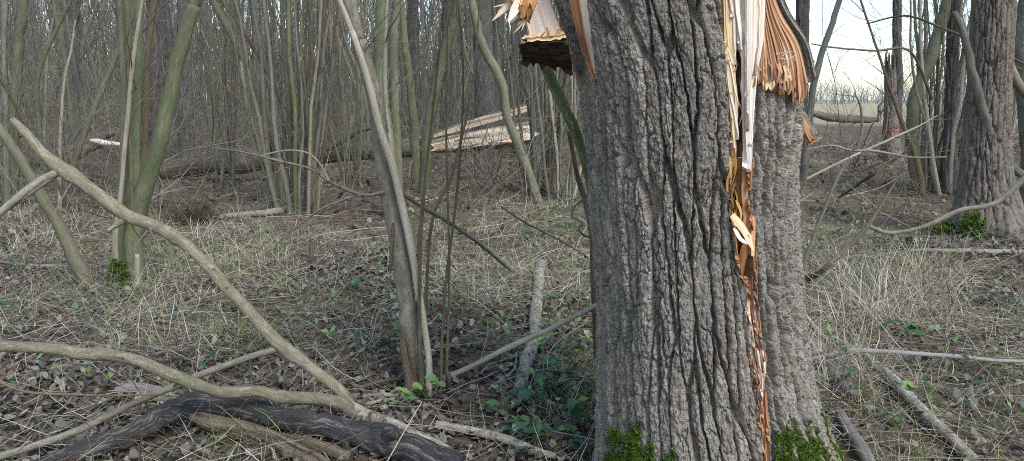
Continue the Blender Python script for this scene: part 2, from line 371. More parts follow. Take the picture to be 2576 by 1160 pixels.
def bark_field(s, z, sx=0.055, sz=0.62, dep=0.042, seed=1):
    s2 = s + 0.009 * fbm(s * 7, z * 2.0, seed=seed, oct=2) + 0.008 * fbm(s * 45, z * 26, seed=seed + 1, oct=3)
    z2 = z + 0.06 * fbm(s * 12, z * 5, seed=seed + 2, oct=2)
    f1, f2, c1 = vor(s2 / sx, z2 / sz, seed + 3); e1 = f2 - f1
    var = 0.5 + 0.5 * vnoise(s * 13, z * 4, seed=seed + 4)
    d = -dep * (0.68 + 0.6 * var) * (1 - sstep(0.025, 0.17, e1)) - 0.10 * dep * (1 - sstep(0.1, 0.7, e1))
    g1, g2, c2 = vor((s2 + 0.004 * fbm(s * 70, z * 50, seed=seed + 9, oct=2)) / (sx * 0.42), z2 / (sz * 0.16), seed + 5); e2 = g2 - g1
    k = sstep(-0.45, 0.15, vnoise(s * 20, z * 10, seed=seed + 6))
    d = d - 0.36 * dep * k * (1 - sstep(0.02, 0.13, e2)) + 0.16 * dep * (c2 - 0.5) * sstep(0.02, 0.14, e2) + 0.18 * dep * (c1 - 0.5)
    h1, h2, c3 = vor(s2 / (sx * 0.17), z2 / (sz * 0.035), seed + 11); e3 = h2 - h1
    d = d + 0.09 * dep * (c3 - 0.5) - 0.08 * dep * (1 - sstep(0.0, 0.15, e3)) + 0.12 * dep * fbm(s * 90, z * 70, seed=seed + 7, oct=2)
    return d, c1, c2
def build_hero():
    root = empty('split_tree', hero.pos(0.0, 0.0, -float(hero.R(0))), 'massive furrowed grey trunk split open down its front, moss at the foot', 'tree')
    z = np.r_[np.linspace(-0.12, 1.95, 490), np.linspace(1.97, 2.75, 40)]
    ph = np.r_[np.linspace(-math.pi, -1.65, 30, endpoint=False), np.linspace(-1.65, 1.65, 540), np.linspace(1.65, math.pi, 31)[1:]]
    Z, PH = np.meshgrid(z, ph, indexing='ij')
    s = PH * 0.45
    d, c1, c2 = bark_field(s, Z, seed=5)
    for p_, a_ in ((0.60, 0.7), (0.70, 1.0), (0.83, 0.8), (0.95, 1.0), (1.08, 0.9), (1.20, 1.0), (1.33, 0.9)):     # furrows of the slab right of the split
        wv = p_ + 0.035 * vnoise(Z * 3.0, Z * 0 + p_ * 9, seed=14) + 0.016 * vnoise(Z * 14, Z * 0 + p_ * 7, seed=15) + 0.008 * vnoise(Z * 45, Z * 0 + p_ * 5, seed=16)
        d = d - 0.05 * a_ * sstep(-0.5, 0.1, vnoise(Z * 5, Z * 0 + p_ * 31, seed=17)) * np.exp(-np.abs((PH - wv) / 0.021) ** 4)
    # the roots swell between shallow hollows
    d = d + 0.022 * np.exp(-np.maximum(Z, 0) / 0.14) * np.cos(PH * 5 + 0.6 + 0.5 * np.sin(PH * 2)) + 0.015 * fbm(s * 5, Z * 1.5, seed=40)
    ragged = 0.012 * fbm(s * 40, Z * 25, seed=50) + 0.02 * vnoise(Z * 18, Z * 0 + 3.3, seed=51)
    cl = np.interp(Z, *CRACK[0]) + 0.8 * ragged; cr = np.interp(Z, *CRACK[1]) + 0.8 * ragged
    inc = (PH > cl) & (PH < cr); t = np.clip((PH - cl) / np.maximum(cr - cl, 1e-4), 0, 1)
    wl, wr = np.interp(Z, *WEDGE[0]), np.interp(Z, *WEDGE[1]); z207 = hero.phi(1499, 207)[1]
    inw = (PH > wl + ragged) & (PH < wr + ragged * 0.7) & (Z > z207)
    ztop = hero.phi(1950, 224)[1] + 0.02 * vnoise(PH * 28, PH * 0 + 1.5, seed=60) + 0.008 * vnoise(PH * 90, PH * 0, seed=61)
    inb = (PH >= cr) & (PH < 2.0) & (Z > ztop)
    zc = hero.phi(1880, 705)[1]; up = sstep(zc - 0.02, zc + 0.02, Z)
    fib = 0.006 * fbm(PH * 120, Z * 3, seed=70) + 0.004 * fbm(PH * 300, Z * 6, seed=71)
    hole = np.exp(-((Z - hero.phi(1875, 655)[1]) / 0.06) ** 2)
    dc = -(0.02 + up * (0.085 + 0.05 * (1 - t) + 0.06 * hole)) - 0.02 * np.sin(t * math.pi) + fib * (1 + up)
    d = np.where(inc, dc, d); d = np.where(inw, -0.012 - 0.02 * np.clip((PH - wl) / np.maximum(wr - wl, 1e-3), 0, 1) + fib, d); d = np.where(inb, -0.075 + fib * 2, d)
    # broken top, above what the picture shows
    tz = np.where(Z > 2.0, (Z - 2.0) * (0.35 * vnoise(PH * 9, PH * 0 + 7.7, seed=80) + 0.2 * vnoise(PH * 30, PH * 0, seed=81)), 0)
    P = hero.pos(PH, Z + 0 * Z, d); P[..., 2] += tz
    kind = np.where(inc, 1, np.where(inw, 2, np.where(inb, 3, 0)))
    bkv = np.stack([0.45 * np.cos(PH), 0.45 * np.sin(PH), Z], -1)
    tint = np.repeat((0.86 + 0.2 * c1 + 0.14 * c2)[..., None], 3, -1)
    n = len(ph); i = np.arange(len(z) - 1)[:, None] * n; j = np.arange(n - 1)[None]
    q = np.stack([i + j, i + j + 1, i + n + j + 1, i + n + j], -1).reshape(-1, 4)
    kf = kind.reshape(-1)[q]; isb = (kf == 0).sum(1) >= 3        # faces that touch bark belong to the bark: torn edge walls
    edge = isb & ((kf != 0).any(1))
    tw = np.ones(P.shape) * np.array([0.58, 0.44, 0.34])
    brown = np.array([0.26, 0.15, 0.075]); tan = np.array([0.92, 0.78, 0.66]); pink = np.array([0.84, 0.64, 0.52]); cream = np.array([0.98, 0.88, 0.74])
    fn = (0.5 + 0.5 * fbm(PH * 60, Z * 2, seed=90))[..., None]
    cav = brown * (0.7 + 0.9 * fn); low = tan * (0.8 + 0.3 * fn)
    e_ = np.minimum(t, 1 - t)[..., None]; low = np.where(e_ < 0.22, np.array([0.74, 0.57, 0.46]) * (0.8 + 0.4 * fn), low)
    tw = np.where((kind == 1)[..., None], cav * up[..., None] + low * (1 - up[..., None]), tw)
    tq = ((PH - wl) / np.maximum(wr - wl, 1e-3))[..., None]; tw = np.where((kind == 2)[..., None], np.where(tq < 0.38, pink * np.array([1.05, 0.85, 0.7]) * (0.8 + 0.4 * fn), cream * (0.85 + 0.2 * fn)), tw)
    tw = np.where((kind == 3)[..., None], pink * (0.85 + 0.4 * fn), tw)
    def part(name, sel, mats, tn):
        qs = q[sel]; ids, inv = np.unique(qs, return_inverse=True)
        so = Soup(); so.add(P.reshape(-1, 3)[ids], q=inv.reshape(-1, 4), bk=bkv.reshape(-1, 3)[ids], tint=tn.reshape(-1, 3)[ids])
        return so.obj(name, mats, root)
    tb = np.where((kind > 0)[..., None], np.array([0.75, 0.5, 0.36]), tint)
    part('bark', isb, M['hero'], tb); part('split_wood', ~isb, M['wood'], tw)
    # solid pieces in the split
    def solid(name, grid, thick, mat, tint=(1, 1, 1), parent=root, bk=None, flat=False, rough=0.0, along=0, back=None):
        G = np.asarray(grid, float); a, b, _ = G.shape
        du, dv = np.gradient(G, axis=1), np.gradient(G, axis=0); nn = norm(np.cross(du, dv))
        tocam = norm(np.array([0, 0, CAM_H]) - G); nn = nn * np.sign((nn * tocam).sum(-1).mean())
        ii, jj = np.meshgrid(np.arange(a), np.arange(b), indexing='ij')
        if rough: G = G + nn * (rough * fbm(jj * 0.8 + a, ii * 0.03, seed=a * b, oct=3))[..., None]
        B = G - nn * thick if back is None else G + np.array(back)
        L = np.cumsum(np.r_[0, np.linalg.norm(np.diff(G[:, b // 2], axis=0), axis=1)])[:, None] * np.ones((1, b)); W = np.cumsum(np.r_[0, np.linalg.norm(np.diff(G[a // 2], axis=0), axis=1)])[None] * np.ones((a, 1))
        o = hash(name) % 7 if False else len(name) * 0.37 + G[0, 0, 0] * 5
        bkA = np.stack([W + o, 0 * W, L + o], -1) if not along else np.stack([L + o, 0 * W, W + o], -1)
        idx = np.arange(a * b).reshape(a, b); f = np.stack([idx[:-1, :-1], idx[:-1, 1:], idx[1:, 1:], idx[1:, :-1]], -1).reshape(-1, 4)
        rim = np.r_[idx[0], idx[1:, -1], idx[-1, ::-1][1:], idx[::-1, 0][1:-1]]; r2 = np.roll(rim, -1); n0 = a * b
        qq = np.vstack([f, f[:, ::-1] + n0, np.stack([rim, r2, r2 + n0, rim + n0], -1)])
        so = Soup(); so.add(np.vstack([G.reshape(-1, 3), B.reshape(-1, 3)]), q=qq, bk=np.vstack([bkA.reshape(-1, 3), bkA.reshape(-1, 3) + [0, thick, 0]]), tint=np.asarray(tint, float))
        return so.obj(name, mat, parent, flat=flat)
    def strip(name, rows, dr, thick, mat, tint=(1, 1, 1), nw=9, nl=60, rough=0.0015, jag=0.0):
        L = spline(np.array([hero.surf(l, y, dr) for y, l, r in rows]), nl); R = spline(np.array([hero.surf(r, y, dr) for y, l, r in rows]), nl)
        k = np.linspace(0, 1, nw)[None, :, None]; G = L[:, None] * (1 - k) + R[:, None] * k
        wob = 0.0018 * vnoise(np.arange(nl) * 0.5, np.full(nl, len(rows) * 1.3), seed=5); G[:, 0, 0] += wob; G[:, -1, 0] -= wob[::-1]
        if jag: G[-1, :, 2] -= jag * RNG.uniform(0, 1, nw); G[-2, :, 2] -= 0.3 * jag * RNG.uniform(0, 1, nw)
        return solid(name, G, thick, mat, tint, rough=rough)
    for (y0, y1, a0, a1, dd) in ((-300, 330, 0.0, 0.36, 0.006), (-300, 215, 0.34, 0.72, -0.004), (-300, 190, 0.70, 1.0, 0.003)):
        yy = np.linspace(y0, y1, 7); l_ = np.interp(yy, [-420, 100, 200, 300, 440], [1866, 1871, 1873, 1874, 1880]); r_ = np.interp(yy, [-420, 100, 200, 300, 440], [1922, 1915, 1903, 1895, 1888]); sh = np.array([1, 1, 1, 1, 0.95, 0.8, 0.25])
        strip('wood_strip', [(y, (l + (r - l) * a0) , (l + (r - l) * (a0 + (a1 - a0) * q_))) for y, l, r, q_ in zip(yy, l_, r_, sh)], 0.012 + dd, 0.012, M['white_wood'], np.array([1, 0.97, 0.93]) * RNG.uniform(0.9, 1.02), nl=60, nw=9, rough=0.004)
    strip('wood_strip', [(-420, 1866, 1922), (-60, 1866, 1918), (0, 1867, 1917), (100, 1871, 1915), (200, 1873, 1903), (300, 1874, 1895), (380, 1876, 1891), (430, 1881, 1888)], 0.004, 0.022, M['white_wood'], nl=90, nw=25, rough=0.004)
    strip('wood_strip', [(-420, 1818, 1852), (-60, 1820, 1853), (0, 1824, 1853), (150, 1827, 1850), (260, 1837, 1852), (345, 1843, 1851)], -0.012, 0.03, M['wood'], (1.0, 0.95, 0.85), nl=70)
    strip('wood_strip', [(160, 1828, 1840), (220, 1834, 1846), (300, 1842, 1851), (372, 1848, 1852)], -0.006, 0.02, M['wood'], nl=30, nw=5)
    strip('wood_strip', [(-100, 1842, 1854), (0, 1849, 1860), (60, 1857, 1866), (125, 1865, 1868)], 0.0, 0.015, M['white_wood'], nl=24, nw=5)
    strip('wood_strip', [(330, 1846, 1866), (400, 1846, 1862), (440, 1852, 1858)], -0.05, 0.02, M['wood'], (0.8, 0.62, 0.42), nl=20, nw=7, jag=0.02)
    strip('wood_strip', [(400, 1874, 1892), (480, 1874, 1890), (560, 1878, 1890), (620, 1884, 1893)], -0.02, 0.04, M['inner'], (1.0, 0.92, 0.86), nl=40, nw=7)
    strip('wood_strip', [(540, 1889, 1901), (590, 1890, 1903), (640, 1893, 1900)], -0.004, 0.02, M['inner'], (1.15, 1.0, 0.85), nl=14, nw=5, jag=0.01)
    strip('wood_strip', [(600, 1880, 1897), (640, 1868, 1890), (690, 1860, 1878), (720, 1864, 1872)], -0.02, 0.05, M['brown_wood'], (1.0, 0.9, 0.8), nl=20, nw=7)
    strip('wood_strip', [(-200, 1400, 1490), (-60, 1440, 1483), (0, 1450, 1478), (100, 1468, 1488), (160, 1484, 1495), (200, 1495, 1499)], -0.004, 0.012, M['white_wood'], (0.97, 0.93, 0.84), nl=40, nw=11, rough=0.004)
    strip('wood_strip', [(-200, 1380, 1420), (-60, 1422, 1446), (0, 1433, 1453), (100, 1457, 1471), (160, 1477, 1487), (206, 1496, 1499)], 0.002, 0.015, M['inner'], (0.92, 0.74, 0.62), nl=40, nw=7, rough=0.004)
    ys = np.array([-60, 0, 100, 200, 300, 430, 520, 600, 680, 720, 780, 850, 900, 960, 1030, 1090, 1160]); lc = np.array([1815, 1822, 1826, 1832, 1840, 1838, 1842, 1850, 1862, 1876, 1880, 1891, 1893, 1909, 1913, 1918, 1922]); rc = np.array([1924, 1920, 1917, 1903, 1898, 1892, 1890, 1903, 1905, 1904, 1909, 1918, 1926, 1927, 1929, 1935, 1939])
    def fibre(y0, y1, t0, t1, wpx, dr, mat, tn):
        yy = np.linspace(y0, y1, 6); tt = np.linspace(t0, t1, 6); c = np.interp(yy, ys, lc) * (1 - tt) + np.interp(yy, ys, rc) * tt; ww = wpx * np.array([0.6, 1, 1, 0.9, 0.7, 0.15]) * RNG.uniform(0.8, 1.2, 6)
        strip('splinter', [(y, x - k / 2, x + k / 2) for y, x, k in zip(yy, c, ww)], dr, 0.012, mat, tn, nw=4, nl=16, rough=0.002)
    for k in range(26):                                                 # cream and tan shreds left of the white strip
        y0 = RNG.uniform(-60, 260); fibre(y0, y0 + RNG.uniform(60, 190), RNG.uniform(0.02, 0.36), RNG.uniform(0.06, 0.38), RNG.uniform(3, 9), RNG.uniform(-0.03, 0.0), M['wood'] if k % 2 else M['white_wood'], np.array([1.02, 0.97, 0.9]) * RNG.uniform(0.8, 1.05))
    for k in range(30):                                                 # pinkish shreds down the lower crack
        y0 = RNG.uniform(690, 1080); q_ = RNG.uniform(0.1, 0.95); fibre(y0, y0 + RNG.uniform(50, 130), q_, np.clip(q_ + RNG.normal() * 0.15, 0.05, 0.95), RNG.uniform(2, 7), RNG.uniform(-0.018, 0.002), M['white_wood'] if k % 3 else M['inner'], np.array([1.0, 0.84, 0.74]) * RNG.uniform(0.6, 1.05))
    for k in range(22):                                                 # dark red inner bark along both lips
        y0 = RNG.uniform(200, 1080); q_ = 0.97 if k % 4 else 0.04; fibre(y0, y0 + RNG.uniform(30, 100), q_, q_, RNG.uniform(2, 5), RNG.uniform(-0.008, 0.004), M['inner'], np.array([0.88, 0.70, 0.60]) * RNG.uniform(0.6, 1.1))
    for k in range(16):
        y0 = RNG.uniform(380, 600); q_ = RNG.uniform(0.1, 0.7); fibre(y0, y0 + RNG.uniform(50, 110), q_, np.clip(q_ + RNG.normal() * 0.2, 0.05, 0.8), RNG.uniform(3, 7), RNG.uniform(-0.09, -0.03), M['brown_wood'], np.array([1, 0.9, 0.75]) * RNG.uniform(0.7, 1.6))
    def splinter(p0, p1, r, mat, tint=(1, 1, 1), flatk=0.35, bend=0.01):
        p0, p1 = np.asarray(p0), np.asarray(p1); m_ = (p0 + p1) / 2 + RNG.normal(size=3) * bend
        C = spline([p0, m_, p1], 7); so = Soup(); tubes(so, C, r * np.array([0.8, 1, 1, 0.95, 0.85, 0.6, 0.12]), 5, oval=flatk, tint=np.asarray(tint, float), cap=True)
        return so.obj('splinter', mat, root, flat=True)
    splinter(hero.surf(1839, 541, 0.005), hero.surf(1884, 629, 0.03), 0.011, M['wood'], (1, 0.97, 0.9))
    splinter(hero.surf(1842, 560, 0.012), hero.surf(1878, 594, 0.035), 0.005, M['wood'])
    splinter(hero.surf(1846, 575, 0.004), hero.surf(1876, 612, 0.02), 0.006, M['white_wood'])
    for k in range(46):                                                # loose fibres in the cavity
        y0 = RNG.uniform(360, 560); y1 = y0 + RNG.uniform(35, 120); u0 = RNG.uniform(1846, 1872); u1 = np.clip(u0 + RNG.normal() * 9, 1846, 1876)
        tn = np.array([0.95, 0.72, 0.42]) * RNG.uniform(0.45, 1.05)
        splinter(hero.surf(u0, y0, RNG.uniform(-0.10, -0.02)), hero.surf(u1, min(y1, 640), RNG.uniform(-0.11, -0.01)), RNG.uniform(0.0015, 0.005), M['wood'], tn)
    for k in range(16):
        y0 = RNG.uniform(-20, 300); u0 = RNG.uniform(1846, 1866); 
        splinter(hero.surf(u0, y0, -0.04), hero.surf(u0 + RNG.normal() * 8, y0 + RNG.uniform(30, 110), RNG.uniform(-0.05, 0.0)), RNG.uniform(0.001, 0.003), M['wood'])
    # bark flap sprung out to the right, pale inside
    def quad_sheet(left, right, na, nb, sag=0.0, jag=0.0, seed=1):
        L = spline(np.array([at(*p) for p in left]), na); R = spline(np.array([at(*p) for p in right]), na)
        k = np.linspace(0, 1, nb)[None, :, None]; G = L[:, None] * (1 - k) + R[:, None] * k
        G[..., 1] += sag * np.sin(k[..., 0] * math.pi) * np.linspace(0.2, 1, na)[:, None]
        if jag:
            jj = jag * (vnoise(np.arange(nb) * 0.55, np.full(nb, 0.5), seed=seed) + 0.6 * vnoise(np.arange(nb) * 1.3, np.full(nb, 2.5), seed=seed)); w_ = np.clip((np.linspace(0, 1, na) - 0.8) / 0.2, 0, 1)[:, None]
            G[..., 2] += w_ * jj[None]
        return G
    LE, RE = np.array([(1914, -60, 2.66), (1926, 40, 2.65), (1945, 140, 2.61), (1950, 212, 2.55)]), np.array([(1922, -60, 2.66), (1960, 40, 2.65), (2006, 120, 2.63), (2028, 222, 2.60)])
    def torn(n, LE, RE, name, tints, seed, jag=0.03, dy=0.012, dl=14):
        r_ = np.random.default_rng(seed); cuts = np.r_[0, np.sort((np.arange(1, n) + r_.uniform(-0.3, 0.3, n - 1)) / n), 1]
        for k in range(n):
            A = LE * (1 - cuts[k]) + RE * cuts[k]; B = LE * (1 - cuts[k + 1]) + RE * cuts[k + 1]; e = r_.uniform(-dl, dl * 0.6); A[-1, 1] += e; B[-1, 1] += e; o = r_.uniform(-dy, dy); A[:, 2] += o; B[:, 2] += o + r_.uniform(-dy, dy) * 0.6
            solid(name, quad_sheet(A, B, 40, 12, 0.01, jag, seed + k), 0.009, M['inner'] if k != 2 else M['wood'], np.array(tints) * r_.uniform(0.78, 1.06), rough=0.0022)
    torn(6, LE - [0, 0, 0.010], RE - [0, 0, 0.010], 'torn_fibre_strip', (1.05, 0.98, 0.94), 12, jag=0.045, dl=20)
    G = quad_sheet(LE, RE, 44, 40, 0.07, 0.035, 3)
    fl = solid('bark_flap', G, 0.012, M['inner'], (1.0, 0.94, 0.88), rough=0.004)
    nrm = norm(np.cross(np.gradient(G, axis=1), np.gradient(G, axis=0))); nrm *= np.sign((nrm * norm(np.array([0, 0, CAM_H]) - G)).sum(-1).mean())
    ii, jj = np.meshgrid(np.arange(44), np.arange(40), indexing='ij')
    rid = 0.012 * fbm(jj * 0.5, ii * 0.12, seed=9)[..., None]
    Gb = G - nrm * (0.0135 + 0.0); Gb = Gb[:-3]; Gb = Gb + (Gb[:, -1:] - Gb[:, :1]) * (np.linspace(0, 1, 40)[None, :, None] ** 2) * 0.24
    solid('outer_bark', Gb, 0.022, M['hero'], (0.95, 0.95, 0.9), parent=fl, rough=0.012)
    torn(4, np.array([(1912, 20, 2.585), (1908, 110, 2.555), (1900, 204, 2.515)]), np.array([(1921, 20, 2.62), (1940, 110, 2.60), (1958, 206, 2.545)]), 'torn_fibre_strip', (1.1, 1.02, 0.98), 31, jag=0.04, dl=18)
    for k in range(7):
        p = at(1950 + RNG.uniform(0, 40), 130 + RNG.uniform(0, 40), 2.59); splinter(p, p + np.array([RNG.uniform(0.0, 0.06), -0.03, RNG.uniform(-0.01, 0.03)]), 0.0012, M['white_wood'])
    G = quad_sheet([(2008, 290, 2.92), (2022, 326, 2.88), (2038, 360, 2.82)], [(2018, 284, 2.94), (2038, 316, 2.90), (2057, 346, 2.84)], 14, 10, 0.0, 0.006, 5)
    f2 = solid('bark_flap', G, 0.012, M['inner'], (0.82, 0.66, 0.52), rough=0.003)
    solid('outer_bark', G + np.array([0.012, 0.016, 0.012]), 0.03, M['hero'], (0.9, 0.9, 0.85), parent=f2, rough=0.006)
    # broken limb hanging at the left: pale split face, rotten dark bark seen from below
    G = quad_sheet([(1300, -420, 2.95), (1305, -150, 2.9), (1316, 0, 2.86), (1334, 96, 2.80)], [(1330, -420, 2.95), (1352, -150, 2.9), (1384, 0, 2.86), (1419, 96, 2.80)], 60, 22, 0.0, 0.0)
    pl = solid('split_face', G, 0.04, M['white_wood'], (0.86, 0.80, 0.76), rough=0.01)
    na, nb = 60, 70
    G = quad_sheet([(1310, 98, 2.66), (1309, 125, 2.70), (1322, 156, 2.78)], [(1422, 88, 2.66), (1434, 128, 2.70), (1441, 180, 2.82)], na, nb, 0.0, 0.0)
    ii, jj = np.meshgrid(np.arange(na), np.arange(nb), indexing='ij')
    G[:, :12, 0] += (0.02 * vnoise(ii[:, :12] * 0.22, ii[:, :12] * 0 + .5, seed=21)) * (1 - np.arange(12) / 12)[None]
    G[..., 1] -= 0.020 * fbm(jj * 0.05, ii * 0.28, seed=33, oct=4) + 0.012 * (vnoise(jj * 0.06, ii * 0.15, seed=34) > 0.2)
    G[-8:, :, 2] += 0.02 * vnoise(jj[-8:] * 0.25, jj[-8:] * 0, seed=37) * np.linspace(0, 1, 8)[:, None]
    solid('rotten_bark', G, 0.05, M['dark_bark'], rough=0.0, back=(0, 0.09, 0.0), along=1)
    G = quad_sheet([(1322, 88, 2.78), (1311, 99, 2.655)], [(1416, 80, 2.78), (1423, 88, 2.655)], 5, 24, 0, 0)
    solid('broken_end', G, 0.012, M['wood'], (0.95, 0.86, 0.72), rough=0.006)
    for (a, b, r) in [((1345, -30, 2.75), (1238, 52, 2.7), 0.008), ((1335, -40, 2.75), (1252, 30, 2.72), 0.005), ((1330, -20, 2.72), (1278, 56, 2.66), 0.013), ((1322, 0, 2.74), (1285, 58, 2.70), 0.008), ((1345, 0, 2.72), (1300, 62, 2.7), 0.006), ((1350, 10, 2.74), (1292, 84, 2.7), 0.003), ((1352, 0, 2.72), (1312, 78, 2.7), 0.003), ((1340, -10, 2.76), (1240, 18, 2.7), 0.003)]:
        splinter(at(*a), at(*b), r, M['white_wood'], (0.95, 0.82, 0.74), 0.6)
    G = quad_sheet([(1250, -60, 2.72), (1285, 0, 2.70), (1312, 26, 2.69)], [(1352, -60, 2.72), (1352, 0, 2.70), (1334, 34, 2.69)], 16, 18, 0.0, 0.05, 4)
    solid('torn_bark', G, 0.02, M['inner'], (1.0, 0.86, 0.62), rough=0.012)
    for k in range(5): splinter(at(1360 + 12 * k, 93 - k, 2.70), at(1372 + 10 * k, 78 - 2 * k, 2.66), 0.003, M['wood'], (0.9, 0.7, 0.5))
    # moss at the foot
    def moss(poly, n):
        so = Soup(); rng = np.random.default_rng(n); k = 0; pts = []
        (u0, u1, v0, v1) = poly
        while len(pts) < n:
            u, v = rng.uniform(u0, u1), rng.uniform(v0, v1); e = abs((u - (u0 + u1) / 2) / (u1 - u0)) * 2
            q_ = (v - v0) / (v1 - v0) * 1.5 - 0.55 * e ** 2 + 0.45 * vnoise(np.array([u * 0.06]), np.array([v * 0.03]), seed=6)[0] + 0.2 * vnoise(np.array([u * 0.2]), np.array([v * 0.1]), seed=7)[0]
            if q_ < rng.uniform(0.15, 0.6): continue
            h, zz = hero.phi(u, v)
            if zz < -0.05: continue
            pts.append((h, zz))
        pts = np.array(pts); m_ = len(pts)
        base = hero.pos(pts[:, 0], pts[:, 1], -0.014 + 0.026 * (0.5 + 0.5 * vnoise(pts[:, 0] * 30, pts[:, 1] * 45, seed=7)))
        nr = np.concatenate([np.cos(pts[:, :1]) * hero.e0 + np.sin(pts[:, :1]) * hero.e1, np.zeros((m_, 1))], 1)
        for r in range(3):
            d = norm(nr + 0.7 * rng.normal(size=(m_, 3)) + [0, 0, 0.25]); sd = norm(np.cross(d, rng.normal(size=(m_, 3)))) * rng.uniform(0.002, 0.0045, (m_, 1)); ln = rng.uniform(0.004, 0.012, (m_, 1))
            V = np.stack([base - sd, base + sd, base + d * ln], 1).reshape(-1, 3); c = np.repeat(np.array(lin('5f7330')) * rng.uniform(0.4, 1.5, (m_, 1)) * (1 + 0.25 * rng.normal(size=(m_, 3)) * [1, .4, .5]), 3, 0)
            so.add(V, t=np.arange(3 * m_).reshape(-1, 3), tint=np.clip(c, 0.005, 1))
        tag(so.obj('moss', M['moss'], root), kind='stuff')
    moss((1500, 1660, 1060, 1240), 8500); moss((1945, 2165, 1030, 1240), 11500); moss((1650, 1730, 1125, 1235), 1800)
    return root
M['dark_bark'] = bark('rotten dark bark', lin('2a1f19'), lin('54443a'), None, 0, 40, 0.2, 0.01)
build_hero()
# ------------------------------------------------------------------ branches, stems and logs read off the photograph
def limb(name, ctrl, mat, parent=None, sides=12, n=None, rough=0.10, rs=16, cap=True, oval=0.05, seed=1, tint=None, knots=()):
    """ctrl rows (u, v, width px, Y): Y None = lying on the ground"""
    C = []
    for (u, v, wpx, Y) in ctrl:
        if Y is None:
            g = gp(u, v + wpx * 0.45); r = pxr(wpx, g[1]); C.append([g[0], g[1] + r * 0.5, g[2] + r * 0.9 + 0.012, r])
        else: C.append([*at(u, v, Y), pxr(wpx, Y)])
    return bar(name, C, mat, parent, sides, n, rough, rs, cap, oval, seed, tint, knots)
def bar(name, C, mat, parent=None, sides=12, n=None, rough=0.1, rs=16, cap=True, oval=0.05, seed=1, tint=None, knots=()):
    C = np.asarray(C, float); ln = np.linalg.norm(np.diff(C[:, :3], axis=0), axis=1).sum()
    n = n or int(np.clip(ln / 0.032, 12, 120)); Q = spline(C, n); R = np.maximum(Q[:, 3], 0.0012)
    for (t, amp, wd) in knots: R = R * (1 + amp * np.exp(-((np.linspace(0, 1, n) - t) / wd) ** 2))
    k = np.arange(n); Q[:, :3] += (R * 0.22)[:, None] * np.stack([vnoise(k * 0.25, k * 0 + 1.5 + seed), vnoise(k * 0.25, k * 0 + 7.5 + seed), vnoise(k * 0.25, k * 0 + 3.5 + seed)], -1)
    s = Soup(); tubes(s, Q[:, :3], R, sides, cap=cap, rough=rough, rs=rs, seed=seed, oval=oval, tint=tint)
    return s.obj(name, mat, parent)
def twigs(parent, rng, paths, n, length, r0, mat=None, name='crown', n2=0, **kw):
    """fine shoots off the given centre lines as one mesh"""
    s = Soup()
    for (P, R) in paths:
        Q, q = spawn(rng, P, R, n, length, r0, **kw); tubes(s, Q, q, 4)
        if n2:
            Q2, q2 = spawn(rng, Q, q, n * n2, length * 0.5, r0 * 0.5, npts=4, wig=0.25, up=kw.get('up', 0.3)); tubes(s, Q2, q2, 3)
    return s.obj(name, mat or M['twig'], parent)
def path(ctrl, n=20):
    C = np.array([[*at(u, v, Y), pxr(wpx, Y)] for (u, v, wpx, Y) in ctrl]); Q = spline(C, n); return Q[:, :3], Q[:, 3]
def down(u, v, Y, wpx):                                   # a foot for a stem: the ground below this point
    p = at(u, v, Y); p[2] = gz(p[0], p[1]) - 0.03; return [*p, pxr(wpx, Y)]
def rise(p, q, extra):                                    # carry a stem on above the frame
    p, q = np.array(p), np.array(q); d = norm(q[:3] - p[:3]); e = q.copy(); e[:3] = q[:3] + d * extra; e[3] = q[3] * max(0.25, 1 - extra * 0.13); return list(e)
def stem(name, ctrl, mat, parent, Yb=None, extra=3.0, **kw):
    """ctrl from the top of the picture down to the foot; the foot is set on the ground, the top carried on upward"""
    C = [[*at(u, v, Y), pxr(wpx, Y)] for (u, v, wpx, Y) in ctrl]
    f = C[-1]; C[-1] = [f[0], f[1], float(gz(f[0], f[1])) - 0.04, f[3]]
    if extra: C = [rise(C[1], C[0], extra)] + C
    return bar(name, C[::-1], mat, parent, **kw), C[::-1]
rb = np.random.default_rng(5)

# forked branch sprawling over the bottom left
t = empty('forked_branch', gp(880, 1060), 'olive grey forked branch leaning up to the left from the dark log', 'branch')
limb('limb', [(30, 300, 17.2, 4.0), (48, 318, 20.6, 3.99), (100, 375, 23.2, 3.95), (155, 425, 32.7, 3.9), (250, 492, 29.2, 3.82), (320, 540, 32.7, 3.78), (380, 563, 27.5, 3.74), (430, 590, 29.2, 3.7), (490, 640, 27.5, 3.64), (540, 690, 29.2, 3.6), (620, 778, 28.4, 3.52), (705, 868, 32.7, 3.45), (790, 932, 29.2, 3.38), (855, 985, 31.0, 3.33), (885, 1042, 39.6, 3.29)], M['olive'], t, sides=18, rough=0.16, rs=22, knots=[(0.19, 0.18, 0.015), (0.46, 0.2, 0.012), (0.31, 0.16, 0.01), (0.83, 0.15, 0.012)])
limb('limb', [(-260, 850, 29.2, 2.72), (-120, 856, 31.0, 2.8), (0, 868, 29.2, 2.88), (130, 877, 28.4, 2.94), (205, 890, 32.7, 2.98), (270, 890, 31.0, 3.0), (340, 903, 29.2, 3.03), (400, 928, 31.0, 3.02), (440, 948, 34.4, 3.02), (500, 970, 29.2, 3.02), (560, 988, 29.2, 3.04), (650, 985, 29.2, 3.09), (700, 998, 31.0, 3.13), (780, 1002, 32.7, 3.19), (850, 1014, 36.1, 3.25), (890, 1040, 37.8, 3.29)], M['olive'], t, sides=18, rough=0.16, rs=22, seed=4, knots=[(0.38, 0.15, 0.015), (0.6, 0.2, 0.012), (0.8, 0.14, 0.01)])
